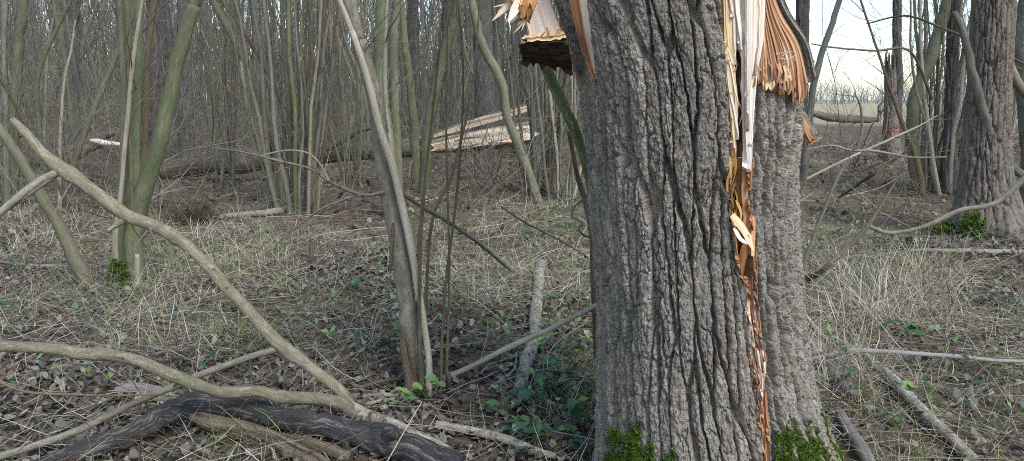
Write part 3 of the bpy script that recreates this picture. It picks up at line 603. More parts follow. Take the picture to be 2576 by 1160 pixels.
limb('limb', [(870, 1025, 39.6, 3.3), (930, 1050, 37.8, 3.26), (1000, 1080, 37.8, 3.17), (1080, 1120, 39.6, 3.06), (1150, 1160, 37.8, 2.96)], M['pale_log'], t, sides=16, rough=0.14, seed=6)
limb('side_branch', [(700, 876, 18, 3.45), (600, 908, 17, 3.4), (520, 936, 17, 3.36), (440, 970, 19, 3.3), (330, 1016, 18, 3.15), (200, 1082, 20, 2.97), (90, 1122, 20, 2.88), (0, 1150, 20, 2.81), (-120, 1190, 20, 2.74)], M['grey_stem'], t, sides=12, rough=0.08, seed=8)
limb('side_branch', [(158, 428, 20, 3.9), (100, 455, 19, 3.86), (40, 500, 18, 3.8), (-30, 560, 16, 3.74), (-120, 640, 12, 3.7)], M['grey_stem'], t, sides=10, rough=0.12, seed=9)
limb('side_branch', [(150, 436, 9, 3.9), (90, 478, 8, 3.84), (0, 540, 8, 3.78), (-80, 590, 6, 3.74)], M['grey_stem'], t, sides=8, seed=10)
limb('stub', [(330, 545, 20, 3.78), (300, 562, 16, 3.76), (272, 580, 9, 3.74)], M['olive'], t, seed=11)
limb('stub', [(548, 690, 12, 3.6), (530, 700, 8, 3.6), (505, 712, 4, 3.6)], M['olive'], t, seed=12)
limb('stub', [(455, 610, 10, 3.68), (440, 612, 12, 3.66), (428, 606, 5, 3.65)], M['brown_stem'], t, seed=12)
Pa, Ra = path([(48, 318, 24, 3.99), (155, 425, 34, 3.9), (320, 540, 36, 3.78), (540, 690, 34, 3.6), (705, 868, 36, 3.45)]); twigs(t, rb, [(Pa, Ra)], 12, 0.35, 0.004, M['twig'], 'twigs', up=0.0)
rk = np.random.default_rng(8)
for (ctrl, nk) in ([[(155, 425, 30, 3.9), (320, 540, 32, 3.78), (540, 690, 32, 3.6), (705, 868, 34, 3.45), (855, 985, 34, 3.33)], 9], [[(0, 868, 32, 2.88), (270, 890, 34, 3.0), (440, 948, 36, 3.09), (650, 985, 32, 3.2), (850, 1014, 38, 3.28)], 9]):
    P_, R_ = path(ctrl, 40)
    for k in range(nk):                                    # bud scars and short snags along the limbs
        i = rk.integers(2, 38); d = norm(np.array([rk.normal(), -0.8 + 0.6 * rk.normal(), 0.3 + rk.normal()])); L = rk.uniform(0.3, 1.4) * R_[i]; p = P_[i] + d * R_[i] * 0.7
        bar('snag', [[*p, R_[i] * 0.30], [*(p + d * L * 0.6), R_[i] * 0.22], [*(p + d * L), R_[i] * 0.13]], M['olive'], t, sides=8, n=6, rough=0.2, seed=k)

t = empty('dark_log', gp(700, 1090), 'blackened bent log under the forked branch in front', 'log')
limb('log_body', [(60, 1205, 58.1, 2.76), (150, 1160, 56.3, 2.84), (300, 1103, 58.1, 2.96), (400, 1054, 58.1, 3.10), (470, 1020, 58.1, 3.18), (560, 1018, 54.6, 3.18), (700, 1046, 58.1, 3.11), (850, 1078, 59.8, 3.02), (960, 1100, 70.4, 2.96), (1060, 1138, 72.2, 2.88), (1160, 1183, 73.9, 2.80)], M['dark_log'], t, sides=26, rough=0.16, rs=18, n=150, knots=[(0.83, 0.12, 0.02), (0.42, 0.1, 0.03)])
limb('knot', [(975, 1096, 40, 2.93), (985, 1088, 38, 2.90), (992, 1083, 30, 2.885), (994, 1081, 14, 2.882)], M['dark_log'], t, sides=14, rough=0.35, rs=30)
t = empty('rotten_log', gp(640, 1130), 'brown rotten broken limb lying below the dark log', 'log')
limb('log_body', [(470, 1035, 30, 3.22), (520, 1058, 40, 3.12), (600, 1085, 42, None), (680, 1112, 40, None), (760, 1150, 40, None), (840, 1195, 38, None)], M['rotten'], t, sides=16, rough=0.3, rs=25, seed=3)
limb('loose_strip', [(500, 1070, 14, None), (580, 1100, 16, None), (650, 1125, 8, None)], M['rotten'], t, seed=5, rough=0.3)
tag(limb('fallen_log', [(590, 1092, 30, None), (700, 1112, 34, None), (800, 1132, 34, None), (880, 1160, 30, None)], M['rotten'], sides=14, rough=0.25, seed=13), 'lichen spotted half buried log between rotten limb and dark log', 'log')
tag(limb('wood_chunk', [(290, 990, 16, None), (340, 985, 30, None), (400, 1000, 34, None), (450, 1012, 12, None)], M['weathered'], sides=10, rough=0.35, rs=40, oval=0.3, seed=14), 'splintered weathered chunk lying behind the crossing grey side branch', 'wood chunk')

# hazel clump at the left
def clump(name, foot, label, stems, group=None, cat='tree'):
    t = empty(name, foot, label, cat, group); cs = []
    for k, (ctrl, mat, kw) in enumerate(stems):
        o, C = stem('stem', ctrl, mat, t, seed=k * 3 + 1, **kw); C = np.array(C); Q = spline(C, 16); cs.append((Q[:, :3], Q[:, 3]))
    return t, cs
Y = 6.0
t, cs = clump('hazel_tree', gp(318, 710), 'green stemmed hazel clump with mossy foot behind the forked branch', [
    ([(500, -30, 28.9, 6.0), (488, 10, 30.6, 6), (440, 170, 34.0, 6), (405, 350, 37.4, 6), (365, 470, 42.5, 6), (342, 560, 44.2, 6.0), (338, 715, 45.9, 5.95)], M['hazel_green'], dict(sides=16, rough=0.08)),
    ([(352, -30, 18.7, 6.1), (345, 200, 20.4, 6.1), (343, 330, 22.1, 6.1), (340, 480, 23.8, 6.1), (328, 600, 30.6, 6.05), (318, 712, 34.0, 6.0)], M['hazel_green'], dict(sides=14, rough=0.08)),
    ([(362, -30, 7.6, 5.9), (335, 150, 10.2, 5.9), (318, 330, 11.0, 5.9), (304, 480, 11.9, 5.9), (290, 600, 14.4, 5.92), (292, 705, 17.0, 5.95)], M['tan_stem'], dict(sides=10)),
    ([(300, -30, 13.6, 6.2), (308, 150, 15.3, 6.2), (312, 330, 17.0, 6.2), (306, 520, 18.7, 6.1), (304, 712, 22.1, 6.02)], M['hazel'], dict(sides=12)),
    ([(318, -30, 17.0, 6.3), (324, 150, 17.0, 6.3), (322, 400, 18.7, 6.3), (318, 560, 22.1, 6.2), (322, 705, 25.5, 6.05)], M['hazel_green'], dict(sides=12)),
    ([(330, -30, 6.0, 5.95), (322, 250, 6.8, 5.95), (330, 420, 8.5, 5.95), (335, 560, 10.2, 5.95), (340, 716, 11.9, 5.93)], M['brown_stem'], dict(sides=8)),
    ([(340, 690, 8.5, 5.9), (346, 640, 10.2, 5.9), (344, 720, 17.0, 5.9)], M['tan_stem'], dict(sides=8, extra=0))])
twigs(t, rb, cs[:5], 7, 1.0, 0.006, M['twig'], 'crown', n2=3, t0=0.2, along=0.8)
def moss_patch(parent, cen, rad, n, seed, h=0.02, squash=(1, 1, 1), col='55702a', name='moss'):
    """tufts on a lumpy cushion"""
    rng = np.random.default_rng(seed); d = norm(rng.normal(size=(n, 3))); d[:, 2] = np.abs(d[:, 2]) * 1.2
    b = np.asarray(cen) + d * np.asarray(rad) * np.asarray(squash) * (0.75 + 0.3 * vnoise(d[:, 0] * 4, d[:, 2] * 4, d[:, 1] * 4, seed)[:, None]); s = Soup()
    for r in range(2):
        e = norm(d + 0.8 * rng.normal(size=(n, 3))); sd = norm(np.cross(e, rng.normal(size=(n, 3)))) * h * 0.25
        V = np.stack([b - sd, b + sd, b + e * h * rng.uniform(0.4, 1.3, (n, 1))], 1).reshape(-1, 3)
        c = np.array(lin(col)) * rng.uniform(0.45, 1.5, (n, 1)); s.add(V, t=np.arange(3 * n).reshape(-1, 3), tint=np.repeat(c, 3, 0))
    return tag(s.obj(name, M['moss'], parent), kind='stuff')
moss_patch(t, gp(312, 716) + [0, -0.06, 0], (0.13, 0.08, 0.20), 2200, 3, 0.02, col='566e2c')
t = empty('leaning_tree', gp(215, 690), 'single green stem leaning left out of the frame beside hazel clump', 'tree')
o, C = stem('trunk', [(-60, 230, 20, 6.0), (-20, 300, 22, 6), (35, 380, 24, 6), (90, 465, 27, 6), (145, 565, 30, 6), (185, 640, 34, 6), (222, 700, 40, 6)], M['hazel'], t, sides=14, extra=2)
Q = spline(np.array(C), 16); twigs(t, rb, [(Q[:, :3], Q[:, 3])], 12, 0.7, 0.005, n2=2)

# rods and stem in the middle, foot in the bramble
t, cs = clump('young_tree', gp(1045, 985), 'slim mottled tree with twin stems and rotten stump at its foot, centre', [
    ([(868, -40, 30.6, 3.85), (905, 110, 34.2, 3.83), (945, 270, 37.8, 3.8), (968, 430, 39.6, 3.78), (992, 560, 41.4, 3.75), (1012, 690, 43.2, 3.72), (1032, 830, 46.8, 3.7), (1052, 985, 55.8, 3.68)], M['mottled'], dict(sides=20, rough=0.07, rs=12)),
    ([(838, -40, 13, 3.7), (885, 80, 15, 3.7), (925, 200, 16, 3.7), (958, 330, 17, 3.7), (992, 430, 18, 3.7), (1022, 560, 19, 3.68), (1042, 670, 18, 3.66), (1062, 790, 18, 3.64), (1078, 900, 17, 3.63), (1078, 968, 20, 3.62)], M['tan_stem'], dict(sides=12, rough=0.06)),
    ([(1120, -40, 5, 3.6), (1095, 220, 6, 3.6), (1072, 430, 7, 3.6), (1058, 620, 9, 3.6), (1055, 800, 11, 3.6), (1058, 975, 14, 3.6)], M['brown_stem'], dict(sides=7, extra=1.5)),
    ([(1062, -40, 4, 3.75), (1068, 250, 5, 3.75), (1064, 460, 6, 3.75), (1050, 700, 8, 3.72), (1066, 972, 10, 3.7)], M['grey_stem'], dict(sides=7, extra=1.5))])
limb('stump', [(1046, 1000, 46, 3.62), (1030, 940, 34, 3.62), (1018, 870, 22, 3.63), (1008, 820, 8, 3.64)], M['rotten'], t, sides=16, rough=0.45, rs=40, seed=4)
limb('stump', [(990, 560, 9, 3.62), (985, 640, 10, 3.62), (982, 690, 4, 3.62)], M['rotten'], t, sides=8, rough=0.4, rs=40, seed=5)
limb('branch', [(968, 482, 12, 3.74), (920, 492, 9, 3.6), (875, 478, 8, 3.5), (830, 458, 7, 3.42), (780, 425, 6, 3.36), (700, 405, 5, 3.3), (600, 380, 4, 3.25), (530, 372, 2.5, 3.2)], M['grey_stem'], t, sides=8)
limb('branch', [(905, 490, 6, 3.55), (820, 520, 5, 3.6), (760, 560, 4, 3.65), (690, 620, 3, 3.7)], M['grey_stem'], t, sides=6)
limb('branch', [(830, 458, 5, 3.42), (790, 395, 4, 3.4), (730, 378, 4, 3.4), (640, 395, 3, 3.4)], M['grey_stem'], t, sides=6)
Pb, Rb = path([(968, 482, 12, 3.74), (875, 478, 8, 3.5), (780, 425, 6, 3.36), (600, 380, 4, 3.25)]); twigs(t, rb, [(Pb, Rb)], 22, 0.25, 0.0025, M['twig'], 'twigs', along=0.9)
twigs(t, rb, cs[:2], 6, 0.5, 0.004, n2=2, t0=0.3)
moss_patch(t, gp(1045, 1000), (0.06, 0.05, 0.06), 500, 9, 0.018)
for k, (ctrl, lab) in enumerate([
    ([(1150, -30, 4, 3.7), (1165, 200, 5, 3.7), (1150, 480, 6, 3.7), (1118, 750, 8, 3.65), (1106, 935, 10, 3.62)], 'thin brown shoot curving up just beside the central tree'),
    ([(1128, -30, 3.5, 3.75), (1122, 300, 5, 3.75), (1130, 640, 6, 3.7), (1128, 800, 7, 3.66), (1120, 940, 8, 3.64)], 'straight thin brown shoot, second beside the central tree'),
    ([(1210, -30, 4, 4.4), (1190, 200, 5, 4.4), (1140, 430, 7, 4.4), (1085, 570, 8, 4.35), (1062, 680, 9, 4.3)], 'arching brown shoot forking low behind the central tree')]):
    t = empty('sapling', gp(*ctrl[-1][:2]), lab, 'sapling'); o, C = stem('trunk', ctrl, M['brown_stem'], t, sides=6, extra=1.0); Q = spline(np.array(C), 14); twigs(t, rb, [(Q[:, :3], Q[:, 3])], 8, 0.3, 0.002, n2=1)

# loose branches and sticks lying about, each its own thing
LOOSE = [
 ('fallen_branch', 'brown branch lying slanted up against the left of the split trunk', 'tan_stem', [(1120, 958, 14, None), (1200, 915, 14, 3.75), (1290, 870, 15, 3.66), (1390, 825, 14, 3.56), (1500, 768, 12, 3.45), (1560, 735, 10, 3.4)], 10),
 ('fallen_log', 'pale peeling log lying in grass left of the split trunk', 'pale_log', [(1308, 985, 30, None), (1326, 915, 34, None), (1345, 850, 32, None), (1350, 780, 30, None), (1356, 715, 28, None), (1358, 668, 26, None)], 14),
 ('fallen_stick', 'grey stick lying across the pale log by the trunk', 'grey_stem', [(1075, 668, 8, None), (1200, 672, 9, None), (1300, 682, 12, None), (1400, 688, 12, None), (1500, 690, 9, None)], 8),
 ('fallen_branch', 'pale log half sunk in leaves by the bottom of the split trunk', 'pale_log', [(1095, 1075, 20, None), (1180, 1090, 22, None), (1260, 1110, 24, None), (1330, 1135, 24, None), (1400, 1155, 18, None)], 12),
 ('fallen_branch', 'long thin branch sloping down from central tree toward the trunk', 'grey_stem', [(1000, 478, 11, 3.75), (1060, 520, 11, 3.9), (1130, 560, 11, 4.1), (1210, 615, 11, 4.6), (1290, 685, 10, None), (1330, 700, 6, None)], 8),
 ('fallen_stick', 'brown stick lying left of the foot of the central tree', 'rotten', [(900, 985, 14, None), (960, 970, 18, None), (1020, 962, 12, None)], 9),
 ('fallen_stick', 'pale broken stick at the foot of the central tree', 'pale_log', [(880, 1003, 13, None), (950, 1000, 14, None), (1000, 1003, 10, None)], 9),
 ('fallen_stick', 'bright split stick in front of the central tree foot', 'tan_stem', [(915, 1022, 7, None), (960, 1014, 9, None), (1012, 1008, 7, None)], 7),
 ('fallen_log', 'barkless pale log with dark end before the coppice clump', 'tan_stem', [(555, 548, 12, None), (620, 542, 15, None), (690, 535, 17, None), (722, 528, 22, None)], 10),
 ('fallen_log', 'grey round log slanting down on the right ground', 'pale_log', [(2098, 860, 22, None), (2150, 890, 26, None), (2200, 922, 30, None), (2260, 975, 32, None), (2320, 1040, 33, None), (2390, 1105, 32, None), (2450, 1165, 32, None)], 14),
 ('fallen_log', 'smooth blue grey log emerging beside the mossy root', 'weathered', [(2112, 1040, 22, None), (2135, 1085, 30, None), (2165, 1130, 32, None), (2195, 1180, 34, None)], 14),
 ('fallen_branch', 'bleached grey branch lying level across the right ground', 'white_twig', [(2030, 905, 8, 3.9), (2080, 895, 10, 3.88), (2140, 883, 12, 3.86), (2220, 885, 12, 3.84), (2300, 890, 11, 3.82), (2400, 896, 11, 3.8), (2500, 906, 10, 3.76), (2620, 912, 8, 3.72)], 10),
 ('fallen_stick', 'straw coloured stick leaning against the right of the trunk', 'tan_stem', [(2025, 790, 9, 4.6), (2055, 830, 10, 4.55), (2090, 880, 10, 4.5), (2130, 920, 9, None)], 8),
 ('fallen_branch', 'arching grey branch sweeping from the right edge toward the trunk', 'grey_stem', [(2620, 400, 15, 6.0), (2576, 450, 15, 6.0), (2500, 512, 14, 6.05), (2420, 528, 13, 6.1), (2350, 560, 13, 6.15), (2290, 580, 11, 6.2), (2230, 585, 10, 6.25), (2180, 566, 8, 6.3)], 10),
 ('fallen_branch', 'brown branch rising from grass right of the trunk', 'brown_stem', [(2030, 705, 16, None), (2070, 680, 14, 5.6), (2130, 622, 12, 5.6), (2180, 572, 11, 5.6), (2220, 510, 8, 5.6), (2258, 448, 5, 5.6)], 8),
 ('fallen_log', 'pale straight pole lying far out on the right', 'tan_stem', [(2290, 634, 9, None), (2380, 635, 13, None), (2480, 637, 14, None), (2620, 640, 14, None)], 8),
 ('fallen_log', 'dark decayed log lying before the open field', 'log', [(2036, 285, 12, 26.0), (2090, 295, 20, 26.0), (2150, 300, 19, 26), (2210, 302, 12, 26.0)], 10),
 ('fallen_branch', 'dark leaning stick propped in the brush right of the trunk', 'brown_stem', [(2110, 500, 5, None), (2180, 450, 9, 9.0), (2240, 408, 8, 9.0), (2290, 376, 6, 9.0)], 7),
 ('fallen_stick', 'dark red twig running level at the bottom left', 'brown_stem', [(-40, 945, 8, 2.9), (60, 985, 8, 2.92), (160, 992, 7, 2.95), (280, 995, 6, 3.0), (380, 993, 4, 3.05), (470, 1000, 3, 3.1)], 6),
 ('fallen_stick', 'pale stick on the ground far left below leaning stem', 'grey_stem', [(-10, 662, 8, None), (80, 672, 10, None), (180, 674, 8, None)], 8),
 ('fallen_stick', 'mossy green stick end at the far left edge', 'hazel_green', [(-40, 765, 14, None), (20, 750, 13, None), (62, 735, 7, None)], 8),
 ('fallen_stick', 'long pale twig left of hazel foot', 'brown_stem', [(110, 790, 6, None), (170, 762, 7, None), (240, 735, 6, None)], 6),
 ('fallen_log', 'crumbling grey slab of bark right beside the trunk', 'weathered', [(2040, 868, 40, None), (2085, 915, 46, None), (2130, 975, 40, None), (2155, 1005, 20, None)], 12),
 ('fallen_stick', 'short forked bleached stick in leaves left of the trunk foot', 'white_twig', [(1230, 985, 6, None), (1290, 940, 7, None), (1300, 900, 5, None)], 7),
 ('fallen_stick', 'bleached stick under the crossing side branch', 'white_twig', [(222, 1120, 9, None), (232, 1090, 8, None), (228, 1060, 6, None)], 7),
 ('fallen_stick', 'pale curved stick under the dark log at bottom', 'white_twig', [(690, 1160, 8, None), (675, 1110, 9, None), (648, 1075, 6, None)], 7),
 ('fallen_branch', 'thin bare branch sloping above the pale log near the trunk', 'brown_stem', [(1480, 648, 3, 4.0), (1400, 600, 4, 4.0), (1320, 560, 5, 4.1), (1260, 520, 4, 4.2)], 6)]
for k, (nm, lab, mt, ctrl, sd) in enumerate(LOOSE):
    tag(limb(nm, ctrl, M[mt], sides=max(sd, 10) if max(c[2] for c in ctrl) > 18 else sd, rough=0.15 if max(c[2] for c in ctrl) > 12 else 0.08, seed=k + 20, oval=0.35 if 'slab' in lab else 0.05), lab, nm.split('_')[-1])
# stub post in the grass, the hanging limb behind the trunk
tag(limb('stump', [(783, 662, 13, None), (783, 640, 12, gp(783, 668)[1]), (782, 612, 11, gp(783, 668)[1])], M['brown_stem'], sides=9, rough=0.2), 'short brown stub standing in the grass at centre left', 'stump')
tag(limb('stump', [(1128, 985, 14, None), (1130, 960, 13, 3.6), (1131, 940, 9, 3.6)], M['rotten'], sides=9, rough=0.2), 'grey knobbly stub just beside the foot of the central tree', 'stump')
t = empty('hanging_branch', gp(1492, 640), 'mossy green and white stem leaning behind the left flank of the split trunk', 'branch')
limb('stem', [(1330, 60, 24, 3.5), (1375, 170, 26, 3.5), (1410, 250, 27, 3.5), (1445, 330, 27, 3.52), (1475, 420, 22, 3.55), (1500, 560, 18, 3.6), (1520, 800, 18, 3.6), (1530, 960, 18, 3.6)], M['birchy'], t, sides=14, rough=0.1)
limb('stem', [(1430, 330, 10, 3.7), (1450, 430, 13, 3.7), (1470, 500, 14, 3.7), (1488, 600, 14, 3.7), (1492, 700, 14, 3.7), (1500, 900, 14, 3.7)], M['rotten'], t, sides=9, rough=0.15)
tag(limb('curled_vine', [(1500, 600, 6, 3.5), (1470, 592, 6, 3.45), (1455, 575, 6, 3.4), (1465, 560, 6, 3.4), (1440, 545, 6, 3.42), (1445, 520, 5, 3.45), (1475, 495, 4, 3.5), (1500, 480, 3, 3.5)], M['pole'], sides=7, n=50), 'curled bare twig hooking out beside the left flank of the trunk', 'twig')
# bare twig sprays at the right of the trunk
def spray(lab, ctrl, mat, n, ln, seed, n2=2, along=0.8, up=0.0, cat='branch', name='bare_branch', r0=0.004):
    t = empty(name, at(*[ctrl[0][i] for i in (0, 1, 3)]), lab, cat); limb('limb', ctrl, mat, t, sides=8, seed=seed); P, R = path(ctrl)
    twigs(t, np.random.default_rng(seed), [(P, R)], n, ln, r0, M['twig'], 'twigs', n2=n2, along=along, up=up)
spray('pale wavy branch floating over the heath right of the trunk', [(2030, 376, 3, 5.2), (2090, 366, 4, 5.2), (2140, 378, 6, 5.25), (2200, 380, 6, 5.3), (2260, 390, 5, 5.4), (2300, 396, 4, 5.5), (2380, 395, 3, 5.6)], M['grey_stem'], 8, 0.5, 31)
spray('long arched stem bent over from brush right of the trunk', [(2000, 720, 10, 6.2), (2060, 560, 9, 6.2), (2110, 440, 9, 6.2), (2150, 385, 8, 6.2), (2168, 330, 7, 6.2), (2165, 270, 6, 6.2), (2150, 235, 3, 6.2)], M['grey_stem'], 8, 0.5, 32)
spray('thin straight rod slanting up across the heath at right', [(2030, 450, 5, 5.8), (2130, 400, 6, 5.8), (2240, 350, 6, 5.8), (2310, 318, 4, 5.8), (2360, 290, 2, 5.8)], M['tan_stem'], 6, 0.4, 33)
spray('bare crooked branch crossing over the big right tree', [(2400, 30, 14, 8.2), (2425, 90, 18, 8.2), (2450, 200, 22, 8.2), (2480, 300, 22, 8.2), (2510, 380, 22, 8.2), (2560, 430, 20, 8.2), (2640, 480, 18, 8.2)], M['pole'], 10, 0.8, 34, r0=0.006)
spray('mossy limb hanging at the right edge before the big tree', [(2460, -60, 20, 8.4), (2500, 20, 22, 8.4), (2530, 130, 24, 8.4), (2560, 210, 24, 8.4), (2640, 300, 24, 8.4)], M['hazel'], 10, 0.8, 35, r0=0.006)
spray('long bare twig crossing the sky right of the trunk', [(2576, 160, 5, 9.0), (2470, 110, 6, 9.0), (2380, 75, 6, 9.2), (2280, 40, 5, 9.4), (2180, 60, 3, 9.5)], M['brown_stem'], 14, 0.9, 36)
spray('dark drooping twig reaching in from the stool at right', [(2345, 250, 8, 12.0), (2290, 130, 6, 11.6), (2200, 128, 5, 11.2), (2100, 120, 4, 10.8), (2040, 110, 2, 10.5)], M['brown_stem'], 14, 0.9, 37)
# ------------------------------------------------------------------ trees further in
def big_trunk(name, lab, rows, D, ztop, mat, ncol=160, nrow=150, dep=0.03, group=None, sx=0.06, sz=0.35, flare=0.08, seed=3, crown=26, cut=None):
    """rows: left and right outline read at picture heights; the bark ridges are modelled"""
    T = Trunk(rows, D); t = empty(name, T.pos(0.0, 0.0, -float(T.R(0.0))), lab, 'tree', group)
    zb = float(gz(*T.C(0.0))) - 0.12; T.T = np.vstack([T.T, [ztop, *(T.T[-1, 1:3] + (T.T[-1, 1:3] - T.T[0, 1:3]) * (ztop - T.T[-1, 0]) / max(T.T[-1, 0] - T.T[0, 0], 0.5) * 0.5), T.T[-1, 3] * 0.5]])
    zs = np.r_[np.linspace(zb, T.T[-2, 0] + 0.3, nrow), np.linspace(T.T[-2, 0] + 0.6, ztop, 14)]; ph = np.linspace(-math.pi, math.pi, ncol + 1)
    Z, PH = np.meshgrid(zs, ph, indexing='ij'); r0 = T.T[:-1, 3].mean()
    d, c1, c2 = bark_field(PH * r0, Z, sx, sz, dep, seed)
    d[:, -1] = d[:, 0]
    d = d + flare * np.exp(-np.maximum(Z - zb, 0) / 0.3) * (1 + 0.7 * np.cos(PH * 4 + seed))
    if cut is not None: Z = np.minimum(Z, cut + 0.35 * vnoise(PH * 4, PH * 0 + seed, seed=seed) + 0.15 * vnoise(PH * 14, PH * 0 + seed, seed=seed))
    P = T.pos(PH, Z, d); n = ncol + 1; i = np.arange(len(zs) - 1)[:, None] * n; j = np.arange(ncol)[None]
    s = Soup(); s.add(P, q=np.stack([i + j, i + j + 1, i + n + j + 1, i + n + j], -1).reshape(-1, 4), bk=np.stack([r0 * np.cos(PH), r0 * np.sin(PH), Z], -1), tint=np.repeat((0.85 + 0.2 * c1 + 0.15 * c2).reshape(-1, 1), 3, 1))
    s.obj('trunk', mat, t)
    if crown:
        zz = np.linspace(max(3.0, ztop * 0.3), ztop, 12); Pc = np.concatenate([T.C(zz), zz[:, None]], 1)
        twigs(t, np.random.default_rng(seed), [(Pc, T.R(zz))], crown, 2.5, 0.03, M['twig'], 'crown', n2=5, up=0.3)
    return t, T
M['hero_red'] = None
def red_bark():
    m = NT('reddish furrowed bark', 0.92, 0.15); v = m.attr('bk')
    f = m.noise(m.map(v, (1, 1, 0.4)), 30, 6, 0.7); c = m.ramp(f, [(0.28, lin('504740')), (0.5, lin('776c62')), (0.72, lin('968b80'))])
    fl = m.noise(m.map(v, (1, 1, 0.4)), 5, 5, 0.65); c = m.mix(m.math('MULTIPLY', m.ramp(fl, [(0.47, 0.0), (0.66, 1.0)]), 0.5), c, lin('7d7a6a'))
    m.bump(m.noise(m.map(v, (1, 1, 0.5)), 70, 6, 0.75), 0.9, 0.01); return m.done(m.mix(1.0, c, m.attr('tint'), 'MULTIPLY'))
M['hero_red'] = red_bark()
t, Tr = big_trunk('rough_tree', 'big rough reddish grey trunk with mossy roots at the right edge', [(-40, 2446, 2562), (0, 2443, 2560), (200, 2432, 2548), (350, 2420, 2546), (450, 2410, 2556), (520, 2396, 2578), (560, 2380, 2600)], 9.9, 16, M['hero_red'], 200, 230, 0.04, sx=0.06, sz=0.5, flare=0.05)
for (u, v, rx, rz, n) in ((2455, 520, 0.13, 0.24, 1500), (2405, 535, 0.16, 0.12, 1200), (2572, 510, 0.10, 0.22, 900)):
    h_, z_ = Tr.phi(u, v); moss_patch(t, Tr.pos(h_, 0.0, 0.06), (rx, 0.16, rz * 1.1), n, n, 0.035, col='5a7230')
# trunks that stand out in the wood
for (nm, lab, u0, u1, yb, wt, wb, Yd, sd) in [
    ('rough_tree', 'grey rough trunk standing behind the hazel clump', 392, 392, 428, 50, 56, 16.5, 1), ('rough_tree', 'dark shaded trunk between hazel clump and the fallen log', 462, 470, 420, 36, 42, 18.5, 2),
    ('rough_tree', 'thick bluish grey trunk behind the split end of the fallen log', 1212, 1222, 445, 50, 56, 15.8, 3), ('rough_tree', 'grey trunk partly hidden by hanging limb left of split tree', 1325, 1320, 430, 34, 38, 19, 4),
    ('rough_tree', 'grey trunk rising over the middle of the fallen log', 812, 815, 420, 30, 34, 20, 5), ('rough_tree', 'grey trunk behind the twin stems of the central tree', 1128, 1120, 410, 30, 33, 21, 6),
    ('rough_tree', 'straight pale grey trunk just beside the right flank of the split tree', 2020, 2012, 345, 36, 38, 16, 7), ('rough_tree', 'tall clean trunk beside the orange marked snag', 2257, 2257, 385, 25, 30, 21.5, 8),
    ('rough_tree', 'reddish brown trunk standing behind the right coppice rods', 2400, 2390, 430, 34, 40, 14.5, 9), ('rough_tree', 'dim grey trunk at the far left corner of the wood', 190, 185, 415, 28, 32, 21, 10)]:
    D = Yd
    big_trunk(nm, lab, [(0, u0 - wt / 2, u0 + wt / 2), (200, (u0 + u1) / 2 - wt * 0.51, (u0 + u1) / 2 + wt * 0.51), (yb - 40, u1 - wb / 2, u1 + wb / 2), (yb, u1 - wb * 0.6, u1 + wb * 0.6)], D, 15 + sd % 4, M['rough'], 52, 52, 0.03, seed=sd + 20, flare=0.05, sx=0.09, sz=0.6)
# snapped snag with a painted band
t, Ts = big_trunk('snapped_tree', 'snapped snag with splintered top and orange paint band', [(140, 2228, 2252), (200, 2226, 2256), (300, 2222, 2260), (390, 2216, 2266)], 20.5, 3.2, M['hero_red'], 60, 90, 0.03, seed=44, crown=0, cut=2.35)
s = Soup(); a = np.linspace(-1.5, 1.5, 30); zc = at(2235, 320, 20.2)[2]
zz = np.stack([np.full(30, zc + 0.016) + 0.010 * vnoise(a * 5, a * 0), np.full(30, zc - 0.016) + 0.010 * vnoise(a * 6, a * 0 + 4)], 0); X = Ts.pos(np.stack([a, a]), zz, 0.012)
i = np.arange(29); s.add(X, q=np.stack([i, i + 1, i + 31, i + 30], -1)); s.obj('paint_band', M['paint'], t)
for (u0, y0, u1, y1, wp) in ((2232, 230, 2227, 132, 14), (2262, 240, 2270, 160, 16), (2245, 240, 2250, 190, 12)):
    limb('splinter', [(u0, y0, wp, 20.4), ((u0 + u1) / 2, (y0 + y1) / 2, wp * 0.7, 20.4), (u1, y1, 2, 20.4)], M['brown_stem'], t, sides=7, rough=0.3)
for k in range(9):
    limb('splinter', [(2226, 250 + 3 * k, 7, 20.2), (2216 - k % 3 * 3, 262 + 3 * k, 5, 20.0), (2210 + k % 4 * 3, 275 + 4 * k, 2, 19.9)], M['tan_stem'] if k % 2 else M['brown_stem'], t, sides=5, rough=0.2)

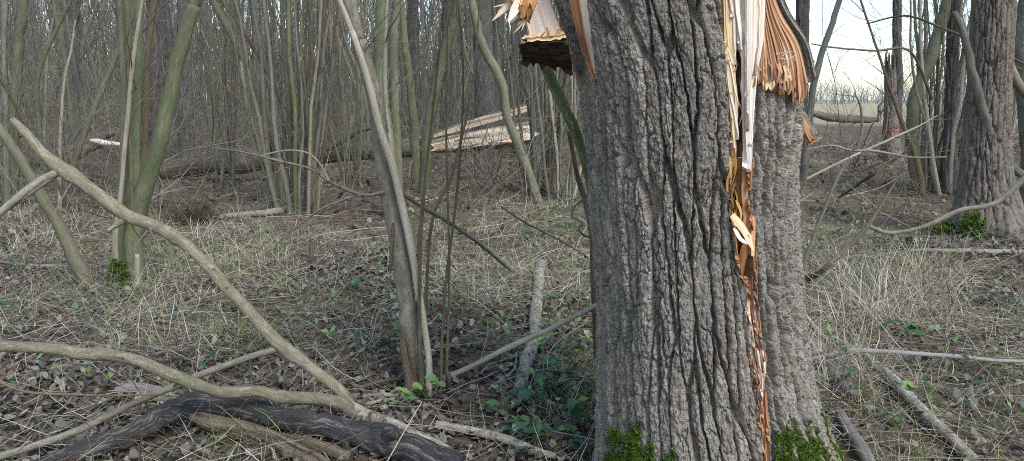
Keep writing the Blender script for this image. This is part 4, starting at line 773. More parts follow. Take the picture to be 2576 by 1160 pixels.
# single leaning stems
def leaner(name, lab, ctrl, mat, ntw=14, ln=1.0, extra=3.0, sides=10, seed=1):
    t = empty(name, gp(*ctrl[-1][:2]), lab, 'tree'); o, C = stem('trunk', ctrl, mat, t, sides=sides, extra=extra, seed=seed); Q = spline(np.array(C), 18)
    twigs(t, np.random.default_rng(seed), [(Q[:, :3], Q[:, 3])], ntw, ln, 0.008, n2=4, along=0.9, t0=0.15)
G_, H_ = M['hazel_green'], M['hazel']
LEAN = [
 ('slim brown stem at the far left edge of the wood', H_, [(58, -20, 22, 10.5), (45, 150, 23, 10.5), (36, 300, 24, 10.5), (34, 420, 26, 10.5), (32, 505, 30, 10.5)]),
 ('second thinner stem at the far left edge', M['pole'], [(12, -20, 12, 10), (12, 200, 13, 10), (18, 420, 15, 10), (20, 520, 18, 10)]),
 ('green stem slanting left over the coppice clump', H_, [(522, -20, 16, 11.5), (600, 120, 19, 11.5), (650, 230, 20, 11.5), (688, 340, 21, 11.5), (712, 485, 22, 11.5)]),
 ('reddish thin stem slanting left above the log', M['brown_stem'], [(540, -20, 7, 12), (600, 60, 8, 12), (660, 160, 9, 12), (705, 260, 10, 12), (730, 470, 11, 12)]),
 ('straight green pole directly behind the central tree', G_, [(962, -20, 30, 9.5), (958, 120, 32, 9.5), (962, 260, 34, 9.5), (980, 400, 34, 9.5), (1000, 540, 40, 9.5)]),
 ('thin pale rod in front of the green pole behind central tree', M['grey_stem'], [(975, -20, 9, 9.2), (968, 120, 10, 9.2), (970, 260, 11, 9.2), (985, 400, 12, 9.2), (990, 540, 14, 9.2)]),
 ('second broad green pole beside the central tree', H_, [(1000, -20, 20, 11), (990, 100, 22, 11), (992, 260, 23, 11), (998, 380, 24, 11), (1002, 500, 26, 11)]),
 ('green stem leaning right past the torn log end', G_, [(1158, -20, 22, 11.8), (1130, 90, 24, 11.8), (1100, 200, 26, 11.8), (1078, 320, 27, 11.8), (1070, 400, 28, 11.8), (1066, 480, 30, 11.8)]),
 ('dark green stem beside the torn log end', G_, [(1008, -20, 14, 12.6), (1020, 120, 18, 12.6), (1035, 240, 20, 12.6), (1042, 340, 21, 12.6), (1048, 468, 24, 12.6)]),
 ('twisting green stem crossing before the pale split wood', H_, [(1182, -20, 18, 11.2), (1210, 100, 21, 11.2), (1252, 190, 23, 11.2), (1270, 240, 20, 11.2), (1276, 300, 21, 11.2), (1310, 385, 23, 11.2), (1338, 460, 22, 11.2), (1356, 505, 24, 11.2)]),
 ('slender tree leaning right against the sky', M['pole'], [(2118, -20, 13, 14), (2090, 70, 14, 14), (2062, 150, 15, 14), (2044, 230, 15, 14), (2032, 330, 16, 14), (2026, 392, 18, 14)]),
 ('thick bent mossy stem at the coppice stool on the right', H_, [(2386, -20, 24, 12.6), (2368, 60, 26, 12.6), (2340, 150, 28, 12.6), (2310, 220, 30, 12.6), (2292, 300, 28, 12.6), (2310, 470, 30, 12.6)]),
 ('forked dark stem leaning over the right heath', M['brown_stem'], [(2225, 180, 6, 12), (2255, 270, 9, 12), (2290, 360, 12, 12), (2315, 440, 14, 12), (2322, 478, 15, 12)]),
 ('grey stem at the extreme right edge beyond the big tree', M['pole'], [(2590, -20, 40, 11), (2570, 120, 38, 11), (2580, 250, 36, 11), (2590, 400, 36, 11), (2590, 500, 40, 11)]),
 ('arching green branchy sapling above the left fallen logs', G_, [(190, -20, 8, 13), (130, 100, 9, 13), (95, 200, 10, 13), (100, 330, 11, 13), (110, 455, 13, 13)]),
 ('dead white topped rod standing left of the hazel clump', M['tan_stem'], [(190, 50, 5, 10.5), (180, 120, 6, 10.5), (160, 220, 7, 10.5), (150, 400, 9, 10.5), (148, 505, 11, 10.5)])]
for k, (lab, mt, ctrl) in enumerate(LEAN): leaner('slender_tree', lab, ctrl, mt, seed=k + 60, extra=0.0 if 'dead' in lab else 3.0, ntw=10 if k < 13 else 6)

# coppice stools
def stool(foot, n, spread, h, r, seed, lab, group=None, tops=None, mats=None, tw=5):
    rng = np.random.default_rng(seed); t = empty('coppice_stool', foot, lab, 'tree', group); paths = []
    mats = mats or [M['pole'], M['hazel'], M['grey_stem'], M['pole'], M['brown_stem'], M['grey_stem'], M['hazel_green']]
    for k in range(n):
        a = rng.uniform(0, 2 * math.pi); q = rng.uniform(0, 1) ** 0.6; b = np.asarray(foot) + np.array([math.cos(a), math.sin(a), 0]) * (0.10 + 0.05 * n ** 0.5) * q
        hh = h * rng.uniform(0.6, 1.15); ln = spread * q * hh * 0.5
        tp = b + np.array([math.cos(a) * ln + rng.normal() * 0.2, math.sin(a) * ln + rng.normal() * 0.2, hh]); md = (b + tp) / 2 + np.array([math.cos(a), math.sin(a), 0]) * ln * rng.uniform(-0.1, 0.3) + rng.normal(size=3) * 0.05
        rr = r * rng.uniform(0.5, 1.3); b[2] = float(gz(b[0], b[1])) - 0.03
        Q = spline([b, md, tp], 11); Q[1:] += np.cumsum(rng.normal(size=(10, 3)), 0) * [0.035, 0.035, 0.0]; Rr = rr * (1.1 - 0.8 * np.linspace(0, 1, 11)); s = Soup(); tubes(s, Q, Rr, 7, seed=k); s.obj('stem', mats[rng.integers(0, len(mats))], t); paths.append((Q, Rr))
    s = Soup()
    Q, q = spawn(rng, np.stack([p for p, _ in paths]), np.stack([r_ for _, r_ in paths]), n * tw, 1.2, 0.006, along=1.0, out_=0.6, up=0.2, t0=0.1, npts=5); tubes(s, Q, q, 4)
    Q, q = spawn(rng, Q, q, n * tw * 2, 0.6, 0.003, npts=4, wig=0.25, t0=0.1); tubes(s, Q, q, 3)
    s.obj('crown', M['twig'], t); return t
stool(gp(745, 538), 22, 0.24, 6.5, 0.030, 101, 'dense clump of grey rods rising before the fallen log', tw=6)
stool(gp(690, 505), 8, 0.16, 6.0, 0.022, 108, 'loose clump of thin rods just left of the dense grey rods', tw=6)
stool(gp(1345, 488), 20, 0.18, 5.5, 0.026, 102, 'dense clump of brown rods close to the left flank of split trunk', tw=5, mats=[M['pole'], M['brown_stem'], M['grey_stem']])
stool(gp(1228, 475), 16, 0.10, 1.0, 0.018, 103, 'cut-over stool of short rods under the pale split wood', tw=1, mats=[M['pole'], M['brown_stem'], M['tan_stem']])
stool(gp(1420, 500), 10, 0.15, 5, 0.022, 104, 'pale rods showing between hanging stem and split trunk', tw=4, mats=[M['tan_stem'], M['grey_stem']])
stool(gp(2345, 474), 22, 0.34, 6.2, 0.036, 105, 'fan of many grey rods left of the big right tree', tw=5)
stool(gp(2395, 490), 12, 0.30, 5.5, 0.026, 109, 'pale rods leaning right against the big right tree', tw=4, mats=[M['tan_stem'], M['grey_stem'], M['pole']])
stool(gp(2562, 520) + [0.9, 0.8, 0], 10, 0.25, 6, 0.03, 106, 'rods showing right of the big right tree at the edge', tw=4)
stool(gp(575, 470), 9, 0.18, 6, 0.022, 107, 'thin rods behind the log left of the dense clump', tw=6)
stool(gp(885, 470), 9, 0.2, 6, 0.022, 110, 'thin brown rods just left of the central tree behind the log', tw=6)

# the fallen tree with its split end
t = empty('fallen_tree', at(440, 440, 14.2) * [1, 1, 0], 'long fallen trunk lying through the wood with torn pale end', 'tree')
limb('trunk', [(150, 470, 50, 14.4), (385, 428, 50, 14.1), (600, 410, 47, 14.0), (830, 388, 44, 13.9), (960, 376, 42, 13.8), (1042, 372, 42, 13.7)], M['log'], t, sides=22, rough=0.12, rs=10, n=90)
def board(name, top, bot, Yn, th, mat, tint, parent):
    L = spline(np.array([at(u, v, Yn) for u, v in top]), 30); R = spline(np.array([at(u, v, Yn - 0.12) for u, v in bot]), 30); k = np.linspace(0, 1, 8)[None, :, None]; Gd = L[:, None] * (1 - k) + R[:, None] * k
    Gd[..., 1] += 0.06 * vnoise(np.arange(8)[None] * 0.9 + 0 * Gd[..., 0], np.arange(30)[:, None] * 0.15 + 0 * Gd[..., 0]); Gd[-1, :, 0] += 0.12 * RNG.uniform(-1, 1, 8); Gd[0, :, 0] += 0.15 * RNG.uniform(-1, 1, 8)
    B = Gd + np.array([0, th, 0.0]); idx = np.arange(240).reshape(30, 8); f = np.stack([idx[:-1, :-1], idx[:-1, 1:], idx[1:, 1:], idx[1:, :-1]], -1).reshape(-1, 4)
    rim = np.r_[idx[0], idx[1:, -1], idx[-1, ::-1][1:], idx[::-1, 0][1:-1]]; r2 = np.roll(rim, -1)
    bk = np.stack([0.5 * Gd[..., 2], 0 * Gd[..., 0], Gd[..., 0]], -1).reshape(-1, 3); s = Soup(); s.add(np.vstack([Gd.reshape(-1, 3), B.reshape(-1, 3)]), q=np.vstack([f, f[:, ::-1] + 240, np.stack([rim, r2, r2 + 240, rim + 240], -1)]), bk=np.vstack([bk, bk]), tint=np.array(tint, float)); return s.obj(name, mat, parent)
board('split_wood', [(1080, 355), (1200, 329), (1348, 303)], [(1085, 381), (1200, 368), (1348, 350)], 13.9, 0.10, M['white_wood'], (1.0, 0.97, 0.86), t)
board('split_wood', [(1070, 343), (1150, 312), (1336, 257)], [(1075, 350), (1200, 318), (1338, 278)], 14.1, 0.08, M['white_wood'], (0.66, 0.61, 0.52), t)
for k in range(9):
    u_ = RNG.uniform(1085, 1290); f_ = (u_ - 1085) / 260; v_ = RNG.choice([364 - 46 * f_, 378 - 26 * f_]) + RNG.normal() * 3; ln_ = RNG.uniform(40, 110)
    limb('splinter', [(u_, v_, 5, 13.75), (u_ + ln_ * 0.5, v_ - ln_ * 0.11, 6, 13.75), (u_ + ln_, v_ - ln_ * RNG.uniform(0.12, 0.3), 1.5, 13.7)], M['white_wood'] if k % 2 else M['inner'], t, sides=5, rough=0.2, tint=np.array([0.95, 0.9, 0.78]) * RNG.uniform(0.6, 1))
limb('bark_underside', [(1040, 380, 14, 13.9), (1150, 378, 12, 13.95), (1250, 367, 12, 13.95), (1350, 356, 10, 13.95)], M['log'], t, sides=10, rough=0.25)
for k in range(14):
    u, v = RNG.uniform(1030, 1050), RNG.uniform(352, 390); limb('splinter', [(u - 25, v, 7, 13.75), (u - 5, v - 1, 7, 13.72), (u + RNG.uniform(0, 25), v + RNG.normal() * 5, 2, 13.7)], M['inner'] if k % 2 else M['brown_wood'], t, sides=5, rough=0.2, tint=np.array([0.8, 0.62, 0.5]))
limb('branch', [(820, 375, 12, 13.6), (870, 352, 11, 13.5), (905, 330, 10, 13.4), (935, 322, 8, 13.3)], M['hazel_green'], t, sides=8)
t = empty('fallen_tree', gp(150, 480), 'dark fallen trunks crossing at the left edge with pale snapped tip', 'tree')
limb('trunk', [(-20, 445, 26, 13.5), (90, 405, 26, 13.5), (180, 375, 24, 13.5), (290, 330, 20, 13.5)], M['log'], t, sides=12, rough=0.15)
limb('trunk', [(60, 470, 30, 13), (140, 420, 28, 13), (200, 385, 24, 13), (255, 360, 18, 13)], M['log'], t, sides=12, rough=0.15)
limb('broken_tip', [(228, 352, 6, 12.9), (255, 358, 14, 12.9), (300, 364, 9, 12.9), (340, 375, 4, 12.9)], M['white_wood'], t, sides=8, rough=0.2)
limb('trunk', [(-20, 380, 12, 12), (40, 345, 12, 12), (60, 340, 10, 12)], M['log'], t, sides=8)

# the wood behind: individual trees
rf = np.random.default_rng(77)
def scatter(n, lo, hi, y0, y1, pw=1.0): return [((k0 := rf.uniform(lo, hi)) * (yy := y0 + (y1 - y0) * rf.uniform() ** pw), yy) for _ in range(n)]
for k, (x, y) in enumerate(scatter(40, -0.82, 0.16, 21, 48) + scatter(5, 0.56, 0.85, 18, 45)):
    r = rf.uniform(0.08, 0.22); b = np.array([x, y, float(gz(x, y)) - 0.1]); hh = rf.uniform(13, 18); lean = rf.normal(size=2) * 0.5
    C = [[*b, r * 1.35], [*(b + [lean[0] * .02, lean[1] * .02, 0.5]), r], [*(b + [lean[0] * .4, lean[1] * .4, hh * .45]), r * .8], [*(b + [lean[0], lean[1], hh]), r * .3]]
    t = empty('wood_tree', b, 'rough grey trunk standing among the dense wood behind', 'tree', 'grey trunks in the dense wood'); bar('trunk', C, M['rough'] if k % 3 else M['pole'], t, sides=12, n=24, rough=0.12, rs=6, cap=False, seed=k)
    Q = spline(np.array(C), 16); twigs(t, rf, [(Q[:, :3], Q[:, 3])], 13, 2.2, 0.02, n2=3, t0=0.12, up=0.25)
for k, (x, y) in enumerate(scatter(40, -0.8, 0.14, 18.5, 38) + scatter(6, 0.55, 0.8, 17, 34)):
    stool([x, y, float(gz(x, y))], int(rf.integers(4, 11)), rf.uniform(0.3, 0.75), rf.uniform(5, 8), rf.uniform(0.014, 0.034), 300 + k, 'clump of slim coppice rods in the dense wood behind', 'coppice clumps in the dense wood', tw=7)
for k, (x, y) in enumerate(scatter(14, -0.8, -0.45, 9.5, 16) + scatter(76, -0.8, 0.14, 17.5, 34)):
    if abs(x / y + 0.12) < 0.06 and y < 12: continue
    r = rf.uniform(0.012, 0.05); b = np.array([x, y, float(gz(x, y)) - 0.04]); hh = rf.uniform(4.5, 9); a = rf.normal(size=2) * hh * 0.26; m2 = rf.normal(size=2) * hh * 0.06
    wk = np.cumsum(rf.normal(size=(6, 2)) * hh * 0.022, 0); C = [[*(b + [a[0] * q_ ** 1.4 + wk[i_, 0] * (q_ > 0), a[1] * q_ ** 1.4 + wk[i_, 1] * (q_ > 0), hh * q_]), r * (1.2 - 0.85 * q_)] for i_, q_ in enumerate((0, .15, .35, .55, .78, 1.0))]
    t = empty('sapling', b, 'slim bare sapling leaning among the dense wood behind', 'tree', 'slim saplings in the dense wood'); bar('trunk', C, [H_, M['pole'], G_, M['grey_stem'], M['brown_stem'], M['pole']][k % 6], t, sides=8, n=14, rough=0.06, cap=False, seed=k)
    Q = spline(np.array(C), 14); twigs(t, rf, [(Q[:, :3], Q[:, 3])], 15, 2.1, 0.009, n2=3, t0=0.08, along=0.6, up=0.05)
# the mass of far stems and thicket nobody could count
def tube_mass(name, n, lo, hi, y0, y1, h0, h1, r0, r1, cols, lean=0.12, npts=5, sides=4, mat='far', start=0.0, tw=0, twl=1.0, pw=1.0, twr=0.006):
    k_ = rf.uniform(lo, hi, n); y = y0 + (y1 - y0) * rf.uniform(size=n) ** pw; x = k_ * y; z = gz(x, y) - 0.05 + start * rf.uniform(size=n)
    hh = rf.uniform(h0, h1, n); d = norm(np.stack([rf.normal(size=n) * lean, rf.normal(size=n) * lean, np.ones(n)], -1)); Q = [np.stack([x, y, z], -1)]
    for _ in range(npts - 1): d = norm(d + rf.normal(size=(n, 3)) * lean * 0.6); Q.append(Q[-1] + d * (hh / (npts - 1))[:, None])
    Q = np.stack(Q, 1); r = rf.uniform(r0, r1, n); R = r[:, None] * (1 - 0.75 * np.linspace(0, 1, npts))[None]
    c = np.array([lin(h) for h in cols]); tint = c[rf.integers(0, len(c), n)] * rf.uniform(0.7, 1.25, (n, 1)); s = Soup(); tubes(s, Q, R, sides, tint=tint)
    if tw:
        m_ = n * tw; Q2, q2 = spawn(rf, Q, R, m_, twl, twr, along=0.7, out_=0.8, up=0.15, t0=0.03, npts=4, wig=0.25, tip=twr * 0.25); tubes(s, Q2, q2, 3, tint=c[rf.integers(0, len(c), m_)] * rf.uniform(0.7, 1.2, (m_, 1)))
    return s.obj(name, M[mat])
BARK = ['756e62', '857d70', '928a7c', '747461', '625b50', '86847a', '8b8a86']
tag(tube_mass('far_wood', 1450, -0.85, 0.2, 38, 95, 9, 16, 0.02, 0.10, BARK, lean=0.2, tw=8, sides=3, twl=3.2, twr=0.016), 'mass of far grey stems and twigs closing the wood', 'wood', kind='stuff')
tag(tube_mass('deep_wood', 1500, -0.88, 0.22, 60, 130, 12, 20, 0.05, 0.16, BARK, sides=3, lean=0.14), 'farthest stems closing the view through the wood', 'wood', kind='stuff')
tag(tube_mass('far_wood_edge', 130, 0.55, 0.9, 32, 95, 8, 14, 0.03, 0.12, BARK, tw=14, twl=2.6, twr=0.02), 'thin belt of far stems behind the big right tree', 'wood', kind='stuff')
tag(tube_mass('thicket', 1400, -0.82, 0.16, 15.5, 42, 0.8, 3.2, 0.004, 0.012, BARK + ['8f8676', '99907f'], lean=0.5, npts=5, tw=5, sides=3, twl=0.9, mat='far', twr=0.004), 'tangle of thin bare undergrowth twigs through the wood', 'undergrowth', kind='stuff')
PALE = ['8f8676', '99907f', 'a59c8c', '7d7566', '70695e', '75775f']
for (n_, lo_, hi_, a_, b_, lab_) in ((260, -0.8, -0.48, 9, 18, 'fine pale twigs tangled at the far left'), (260, -0.5, 0.13, 15.2, 21, 'fine pale twigs tangled behind the fallen trunk'), (70, -0.46, 0.1, 9, 13, 'sparse fine twigs before the fallen trunk')):
    tag(tube_mass('twig_tangle', n_, lo_, hi_, a_, b_, 1.2, 4.2, 0.0025, 0.007, PALE, lean=0.5, npts=6, tw=8, sides=3, twl=1.2, twr=0.0035), lab_, 'undergrowth', kind='stuff')
tag(tube_mass('heath_brush', 700, 0.36, 0.85, 9, 40, 0.3, 0.9, 0.003, 0.006, ['6a5c4e', '7c6d5c', '8a7c68', '5d5046'], lean=0.5, npts=4, tw=5, twl=0.4, twr=0.003), 'low brown brush covering the heath right of the trunk', 'undergrowth', kind='stuff')
tag(tube_mass('far_treeline', 380, 0.3, 0.75, 230, 330, 3, 8, 0.08, 0.2, ['8d929a', '9aa0a8', '7f858c'], lean=0.15, tw=8, sides=3, twl=5, twr=0.05), 'distant hazy line of bare trees beyond the field', 'treeline', kind='stuff')  # distance haze is painted into the stems as bluish grey
tag(tube_mass('sky_twigs', 26, 0.40, 0.62, 13, 30, 4, 8, 0.006, 0.014, BARK, lean=0.3, npts=6, tw=22, twl=1.5, twr=0.005), 'fine bare twigs of shrubs against the pale sky', 'twigs', kind='stuff')
# dark heap of brushwood in the grass
t = gp(488, 560); s = Soup(); n = 260; a = rb.uniform(0, 6.28, n); el = rb.uniform(0.05, 1.1, n); d = np.stack([np.cos(a) * np.cos(el), np.sin(a) * np.cos(el), np.sin(el) * 0.8], -1); Q = [t + d * 0.05 + rb.normal(size=(n, 3)) * [0.12, 0.1, 0.02]]
for _ in range(4): d = norm(d + rb.normal(size=(n, 3)) * 0.35 + [0, 0, -0.08]); Q.append(Q[-1] + d * rb.uniform(0.06, 0.13, (n, 1)))
tubes(s, np.stack(Q, 1), np.repeat(np.linspace(0.005, 0.0015, 5)[None], n, 0), 4, tint=np.array([0.6, 0.5, 0.42])); tag(s.obj('brush_heap', M['twig']), 'dark heap of tangled brushwood in pale grass below the fallen trunk', 'brush heap')
# ------------------------------------------------------------------ ground cover
rg = np.random.default_rng(91)
def area_points(n, y0, y1, lo=-0.78, hi=0.78, pw=1.0):
    y = (y0 ** (1 / pw) + (y1 ** (1 / pw) - y0 ** (1 / pw)) * rg.uniform(size=n)) ** pw; return rg.uniform(lo, hi, n) * y, y
def off_trunk(x, y): c = hero.C(0.0); return np.hypot(x - c[0], y - c[1]) > float(hero.R(0.0)) + 0.02
grassy = lambda x, y: sstep(-0.15, 0.35, vnoise(x * 0.9, y * 0.9, seed=31) + 0.5 * vnoise(x * 2.6, y * 2.6, seed=32) + 0.95 * sstep(3.6, 5.2, y + 1.8 * sstep(0.9, 1.6, x)) - 0.5)
LEAFC = np.array([lin(h) for h in ('756a60', '5a5049', '868079', '958e85', '685c53', '6f584c', 'a8a299', '66625f', '7d7672', '524a46', '928a84')])
def leaves(name, n, y0, y1, size, pw, lab):
    x, y = area_points(n, y0, y1, pw=pw); k = off_trunk(x, y) & (rg.uniform(size=n) > 0.75 * grassy(x, y)); x, y = x[k], y[k]; n = len(x)
    T = np.array([[0, 0, 0], [-.42, .35, .05], [0, .38, 0], [.42, .35, .05], [-.33, .7, .06], [0, .72, .0], [.33, .7, .06], [0, 1.05, .02]])
    V = np.repeat(T[None], n, 0); sz = size * rg.uniform(0.5, 1.4, n); V[..., 0] *= rg.uniform(0.6, 1.2, (n, 1))
    V[..., 0] += rg.normal(size=(n, 8)) * 0.07; V[..., 1] += rg.normal(size=(n, 8)) * 0.05; V[..., 2] += rg.uniform(-0.7, 1.1, (n, 1)) * np.abs(V[..., 0]) + rg.uniform(-0.5, 0.5, (n, 1)) * (V[..., 1] - 0.5) ** 2 + rg.normal(size=(n, 8)) * 0.05; V[..., 1] -= 0.5
    V *= sz[:, None, None]; a = rg.uniform(0, 6.283, n); tx, ty = rg.normal(size=n) * 0.45, rg.normal(size=n) * 0.45
    ca, sa = np.cos(a)[:, None], np.sin(a)[:, None]; X = V[..., 0] * ca - V[..., 1] * sa; Yy = V[..., 0] * sa + V[..., 1] * ca; Zz = V[..., 2] + tx[:, None] * X + ty[:, None] * Yy
    Zz = Zz - Zz.min(1, keepdims=True) * 0.7 + gz(x, y)[:, None] + rg.uniform(0, 0.025, n)[:, None]
    c = LEAFC[rg.integers(0, len(LEAFC), n)] * rg.uniform(0.40, 1.0, (n, 1)) * [0.96, 0.97, 0.88]; o = (np.arange(n) * 8)[:, None, None]
    q = (np.array([[1, 4, 5, 2], [2, 5, 6, 3]])[None] + o).reshape(-1, 4); t = (np.array([[0, 1, 2], [0, 2, 3], [4, 7, 5], [5, 7, 6]])[None] + o).reshape(-1, 3)
    s = Soup(); s.add(np.stack([X + x[:, None], Yy + y[:, None], Zz], -1), q=q, t=t, tint=np.repeat(c, 8, 0)); tag(s.obj(name, M['leaf'], flat=True), lab, 'leaves', kind='stuff')
leaves('leaf_litter', 36000, 2.3, 8.0, 0.038, 0.7, 'brown and grey fallen leaves covering the near ground')
leaves('leaf_litter', 13000, 7.5, 26, 0.075, 0.6, 'fallen leaves under the wood further off')
STRAW = np.array([lin(h) for h in ('b8ad97', 'a0967f', 'c8bfab', '90866f', 'aca28c', '7f7664')]); GREEN = np.array([lin(h) for h in ('74823f', '66763a', '88924f', '5d6c3c')])
def blades(s, x, y, z, a, el, ln, wd, c, seg=4, droop=0.5):
    n = len(x); d = np.stack([np.cos(a) * np.cos(el), np.sin(a) * np.cos(el), np.sin(el)], -1); P = [np.stack([x, y, z], -1)]; st = (ln / seg)[:, None]
    dr = droop * rg.uniform(0.3, 1.6, (n, 1))
    for k in range(seg):
        P.append(P[-1] + d * st); d = norm(d + np.array([0, 0, -1.0]) * dr / seg * 2 + rg.normal(size=(n, 3)) * 0.10)
    P = np.stack(P, 1); P[..., 2] = np.maximum(P[..., 2], (gz(x, y) + 0.004)[:, None] + rg.uniform(0, 0.03, (n, 1)))
    sd = norm(np.stack([-np.sin(a), np.cos(a), rg.normal(size=n) * 0.4], -1))[:, None] * wd[:, None, None] * (np.array([0.7, 1, 0.9, 0.6, 0.1])[None, :seg + 1, None] if seg == 4 else np.linspace(1, 0.1, seg + 1)[None, :, None])
    V = np.stack([P - sd, P + sd], 2).reshape(n, -1, 3); m_ = 2 * (seg + 1); k = np.arange(seg) * 2; q = np.stack([k, k + 1, k + 3, k + 2], -1)
    s.add(V, q=(q[None] + (np.arange(n) * m_)[:, None, None]).reshape(-1, 4), tint=np.repeat(c, m_, 0))
def tufts(name, ntuft, per, y0, y1, pw, ln, wd, lab, seg=4, green=0.34, flat=0.5, pts=None, rad=0.10, mask=True, bright=1.0):
    x, y = pts if pts is not None else area_points(ntuft, y0, y1, pw=pw)
    if mask: k = rg.uniform(size=len(x)) < 0.05 + 0.95 * grassy(x, y); x, y = x[k], y[k]
    m_ = len(x); g = rg.uniform(size=m_) < green + 0.25 * (vnoise(x * 0.8, y * 0.8, seed=41) > 0.35); aa = rg.uniform(0, 6.283, m_)
    i = np.repeat(np.arange(m_), per); n = len(i); px, py = x[i] + rg.normal(size=n) * rad, y[i] + rg.normal(size=n) * rad; k = off_trunk(px, py); i, px, py = i[k], px[k], py[k]; n = len(i)
    a = np.where(rg.uniform(size=n) < flat, aa[i] + rg.normal(size=n) * 0.7, rg.uniform(0, 6.283, n)); el = np.clip(rg.normal(0.5, 0.42, n), 0.02, 1.5)
    c = np.where((g[i] & (rg.uniform(size=n) < 0.75))[:, None], GREEN[rg.integers(0, 4, n)], STRAW[rg.integers(0, 6, n)] * bright) * rg.uniform(0.65, 1.2, (n, 1))
    s = Soup(); blades(s, px, py, gz(px, py), a, el, ln * rg.uniform(0.35, 1.3, n), wd * rg.uniform(0.5, 1.3, n), c, seg); tag(s.obj(name, M['grass']), lab, 'grass', kind='stuff')
tufts('dry_grass', 1750, 20, 2.5, 7.5, 0.75, 0.25, 0.0017, 'dry straw and green grass tufts over the near ground', seg=3)
tufts('dry_grass', 1500, 16, 7, 15, 0.8, 0.24, 0.0026, 'dry grass under the first trees', seg=3)
tufts('dry_grass', 1000, 12, 14, 34, 0.8, 0.24, 0.005, 'thin pale grass far in the wood', seg=2, green=0.1)
def near(u0, u1, v0, v1, n): g = np.array([gp(rg.uniform(u0, u1), rg.uniform(v0, v1)) for _ in range(n)]); return g[:, 0], g[:, 1]
for (lab, box, n, per, ln, wd, gr) in [('heap of bleached straw in the grass right of the trunk', (2100, 2400, 690, 840), 80, 45, 0.5, 0.0022, 0.0), ('tan straw lying along the right root of the trunk', (2045, 2160, 880, 1010), 26, 34, 0.38, 0.0018, 0.0),
    ('pale bleached grass beside the hazel foot', (380, 720, 560, 720), 60, 30, 0.35, 0.0022, 0.05), ('pale tall stalks in the grass below the hazel', (250, 520, 760, 900), 22, 22, 0.5, 0.0015, 0.05), ('fresh green tuft beside the crossing branches', (560, 640, 830, 900), 6, 50, 0.28, 0.002, 0.9),
    ('green grass left of the trunk foot', (1400, 1500, 860, 1120), 22, 26, 0.24, 0.0018, 0.7), ('straw grass before the fallen trunk at the left', (0, 300, 500, 660), 50, 26, 0.35, 0.0025, 0.05), ('grass and straw before the pale log end', (1090, 1480, 500, 800), 90, 26, 0.36, 0.002, 0.3)]:
    tufts('grass_patch', 0, per, 0, 0, 1, ln, wd, lab, pts=near(*box, n), green=gr, flat=0.7, mask=False, bright=1.1)
# stalks and twigs strewn over the floor
def strewn(name, n, y0, y1, ln, r, lab, pw, cols=('8b7f6c', '6c5f50', 'a59a86', '5a4a40', 'b5ac9a', '6a5048')):
    x, y = area_points(n, y0, y1, pw=pw); k = off_trunk(x, y); x, y = x[k], y[k]; n = len(x); a = rg.uniform(0, 6.283, n); el = np.abs(rg.normal(size=n)) * 0.22; d = np.stack([np.cos(a) * np.cos(el), np.sin(a) * np.cos(el), np.sin(el)], -1)
    Q = [np.stack([x, y, gz(x, y) + rg.uniform(0.005, 0.05, n)], -1)]; L = ln * rg.uniform(0.3, 1.5, (n, 1))
    for _ in range(4): d = norm(d + rg.normal(size=(n, 3)) * 0.16); Q.append(Q[-1] + d * L / 4)
    Q = np.stack(Q, 1); Q[..., 2] = np.maximum(Q[..., 2], gz(Q[..., 0], Q[..., 1]) + 0.004); R = r * rg.uniform(0.4, 1.5, (n, 1)) * np.array([1, 1, .9, .8, .5])[None]
    c = np.array([lin(h) for h in cols]); s = Soup(); tubes(s, Q, R, 3, tint=c[rg.integers(0, 6, n)] * rg.uniform(0.7, 1.2, (n, 1))); tag(s.obj(name, M['far']), lab, 'twigs', kind='stuff')
strewn('stalk_litter', 3600, 2.4, 8, 0.34, 0.0013, 'thin bleached stalks strewn over the near floor', 0.75, ('b8b0a0', 'a59c8a', 'c6bfb0', '8f8676', '9a8f80', '7d7264')); strewn('twig_litter', 1500, 2.4, 8, 0.4, 0.0028, 'small dead twigs strewn over the near floor', 0.75); strewn('twig_litter', 1800, 8, 30, 0.9, 0.006, 'dead sticks and twigs strewn under the wood', 0.7)
# bramble and ivy leaves creeping low
def ground_leaves(name, boxes, size, lab, cols=('3f5c35', '50703c', '34503a', '6a8548')):
    P = []
    for (u0, u1, v0, v1, n) in boxes:
        for _ in range(n): g = gp(rg.uniform(u0, u1), rg.uniform(v0, v1)); P.append(g)
    P = np.array(P); P = P[off_trunk(P[:, 0], P[:, 1])]; n = len(P); T = np.array([[0, -.5, 0], [-.36, -.1, .06], [0, 0, 0], [.36, -.1, .06], [0, .5, -.02]]); V = np.repeat(T[None], n, 0) * (size * rg.uniform(0.5, 1.3, n))[:, None, None]
    a = rg.uniform(0, 6.283, n); ca, sa = np.cos(a)[:, None], np.sin(a)[:, None]; X = V[..., 0] * ca - V[..., 1] * sa; Yy = V[..., 0] * sa + V[..., 1] * ca; Zz = V[..., 2] + rg.normal(size=(n, 1)) * 0.5 * X + (rg.normal(size=(n, 1)) * 0.4 + 0.25) * Yy
    c = np.array([lin(h) for h in cols])[rg.integers(0, len(cols), n)] * rg.uniform(0.6, 1.3, (n, 1)); s = Soup(); s.add(np.stack([X + P[:, :1], Yy + P[:, 1:2], Zz + P[:, 2:] + rg.uniform(0.02, 0.16, (n, 1))], -1), t=(np.array([[0, 2, 1], [0, 3, 2], [1, 2, 4], [2, 3, 4]])[None] + (np.arange(n) * 5)[:, None, None]).reshape(-1, 3), tint=np.repeat(c, 5, 0)); tag(s.obj(name, M['green']), lab, 'ivy', kind='stuff')
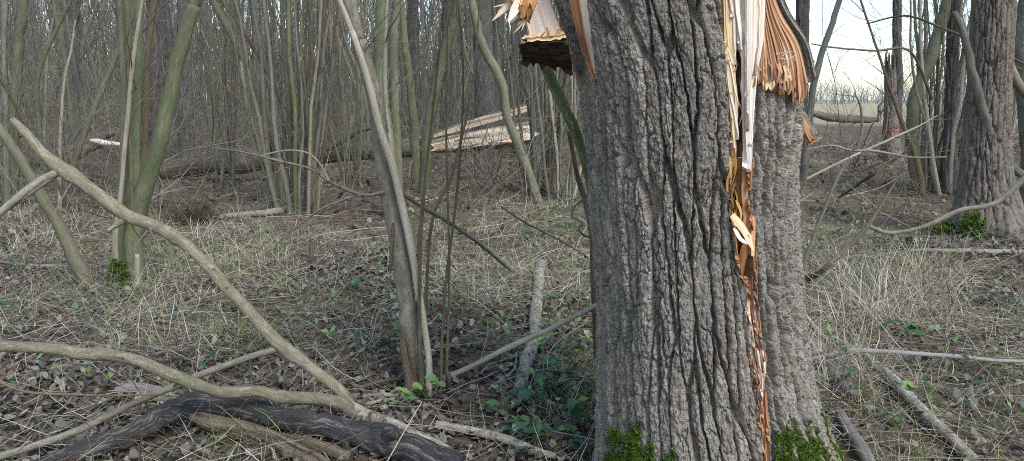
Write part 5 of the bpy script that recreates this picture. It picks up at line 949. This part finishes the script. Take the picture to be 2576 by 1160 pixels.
ground_leaves('ivy_cover', [(1370, 1500, 480, 620, 260), (2030, 2200, 530, 760, 260), (2100, 2576, 490, 640, 260), (2020, 2576, 640, 1100, 170), (900, 1500, 540, 900, 560), (1250, 1500, 850, 1150, 120), (0, 900, 560, 1000, 360), (0, 60, 640, 700, 30)], 0.042, 'small green ivy and bramble leaves creeping through the grass')
# bramble plants whose leaves can be picked out
def leaf_mesh(tint):
    n = 9; y = np.linspace(0, 1, n); wv = 0.40 * np.sin(np.pi * y ** 0.75) ** 0.8 * (1 + 0.14 * (np.arange(n) % 2)); wv[0] = 0.02; wv[-1] = 0.01
    V = np.concatenate([np.stack([-wv, y, 0.10 * wv + 0.12 * wv * (np.arange(n) % 2) - 0.12 * y ** 2], -1), np.stack([0 * y, y, -0.06 * np.sin(np.pi * y) - 0.12 * y ** 2], -1), np.stack([wv, y, 0.10 * wv + 0.12 * wv * (np.arange(n) % 2) - 0.12 * y ** 2], -1)])
    i = np.arange(n - 1); s = Soup(); s.add(V, q=np.vstack([np.stack([i, i + n, i + n + 1, i + 1], -1), np.stack([i + n, i + 2 * n, i + 2 * n + 1, i + n + 1], -1)]), tint=np.asarray(tint)); return s.mesh('bramble_leaf', M['green'])
LM = [leaf_mesh(np.array(lin(h))) for h in ('3c5f3a', '496a3e', '30523c', '6d8a4c', '5b7a48')]
for k, (u, v, nl, sz, lab, pal) in enumerate([(1395, 1035, 22, 0.075, 'dark green bramble with many leaflets left of the trunk foot', (0, 1, 2)), (1350, 960, 9, 0.08, 'bramble with large ribbed leaf by the pale log end', (0, 2)), (1372, 1090, 16, 0.07, 'low bramble in front of the pale sunken log', (0, 1, 2)), (1440, 1150, 9, 0.07, 'bramble sprig against the left mossy root', (1, 2)),
    (1035, 1050, 8, 0.055, 'bright green seedling at the foot of the central tree', (3, 4)), (1095, 1040, 6, 0.055, 'round leaved green seedling beside the central tree', (3, 4)), (1210, 1060, 6, 0.05, 'small bright seedling between central tree and trunk', (3, 4)), (1440, 905, 8, 0.06, 'bramble shoot in grass against the trunk flank', (0, 1)),
    (2310, 870, 9, 0.07, 'bramble sprig above the bleached branch at right', (0, 1)), (2065, 745, 10, 0.06, 'light green bramble close to the right flank of trunk', (1, 3, 4)), (2480, 775, 8, 0.07, 'dark bramble leaves in grass at far right', (0, 2)), (2330, 1050, 6, 0.06, 'lone yellow green leaf sprig beside the grey round log', (3, 4)), (2150, 735, 8, 0.055, 'small bramble behind the bleached straw heap', (0, 1)),
    (765, 800, 5, 0.06, 'yellow green leaf sprig in the middle of the grass', (3,)), (930, 690, 8, 0.06, 'dark bramble left of the central tree', (0, 2)), (870, 745, 9, 0.07, 'blue green bramble in the grass before the stub', (2, 0)), (1340, 620, 10, 0.07, 'bramble trailing above the grey stick near the trunk', (0, 2)), (15, 625, 12, 0.06, 'bright green sprig at the far left edge', (3, 4))]):
    f = gp(u, v); f[2] -= 0.01; t = empty('bramble_plant', f, lab, 'plant'); s = Soup(); tips = []
    for q_ in range(max(2, nl // 4)):
        a = rg.uniform(0, 6.283); ln = rg.uniform(0.08, 0.22) * (1.3 if nl > 12 else 1); d = np.array([math.cos(a), math.sin(a), 0]); Q = spline([f, f + d * ln * 0.4 + [0, 0, rg.uniform(0.05, 0.16)], f + d * ln + [0, 0, rg.uniform(0.02, 0.14)]], 8); tubes(s, Q, np.linspace(0.0022, 0.001, 8), 5, tint=np.array([0.8, 0.9, 0.5])); tips.append(Q)
    s.obj('stem', M['twig'], t)
    for q_ in range(nl):
        Q = tips[q_ % len(tips)]; p = Q[rg.integers(3, 8)]; o = link('leaf', LM[pal[rg.integers(0, len(pal))]], t); e = sz * rg.uniform(0.6, 1.15)
        o.matrix_parent_inverse.identity(); o.location = [float(c) for c in (p - f)]; o.rotation_euler = (rg.normal() * 0.35 + 0.25, rg.normal() * 0.35, rg.uniform(0, 6.283)); o.scale = (float(e),) * 3
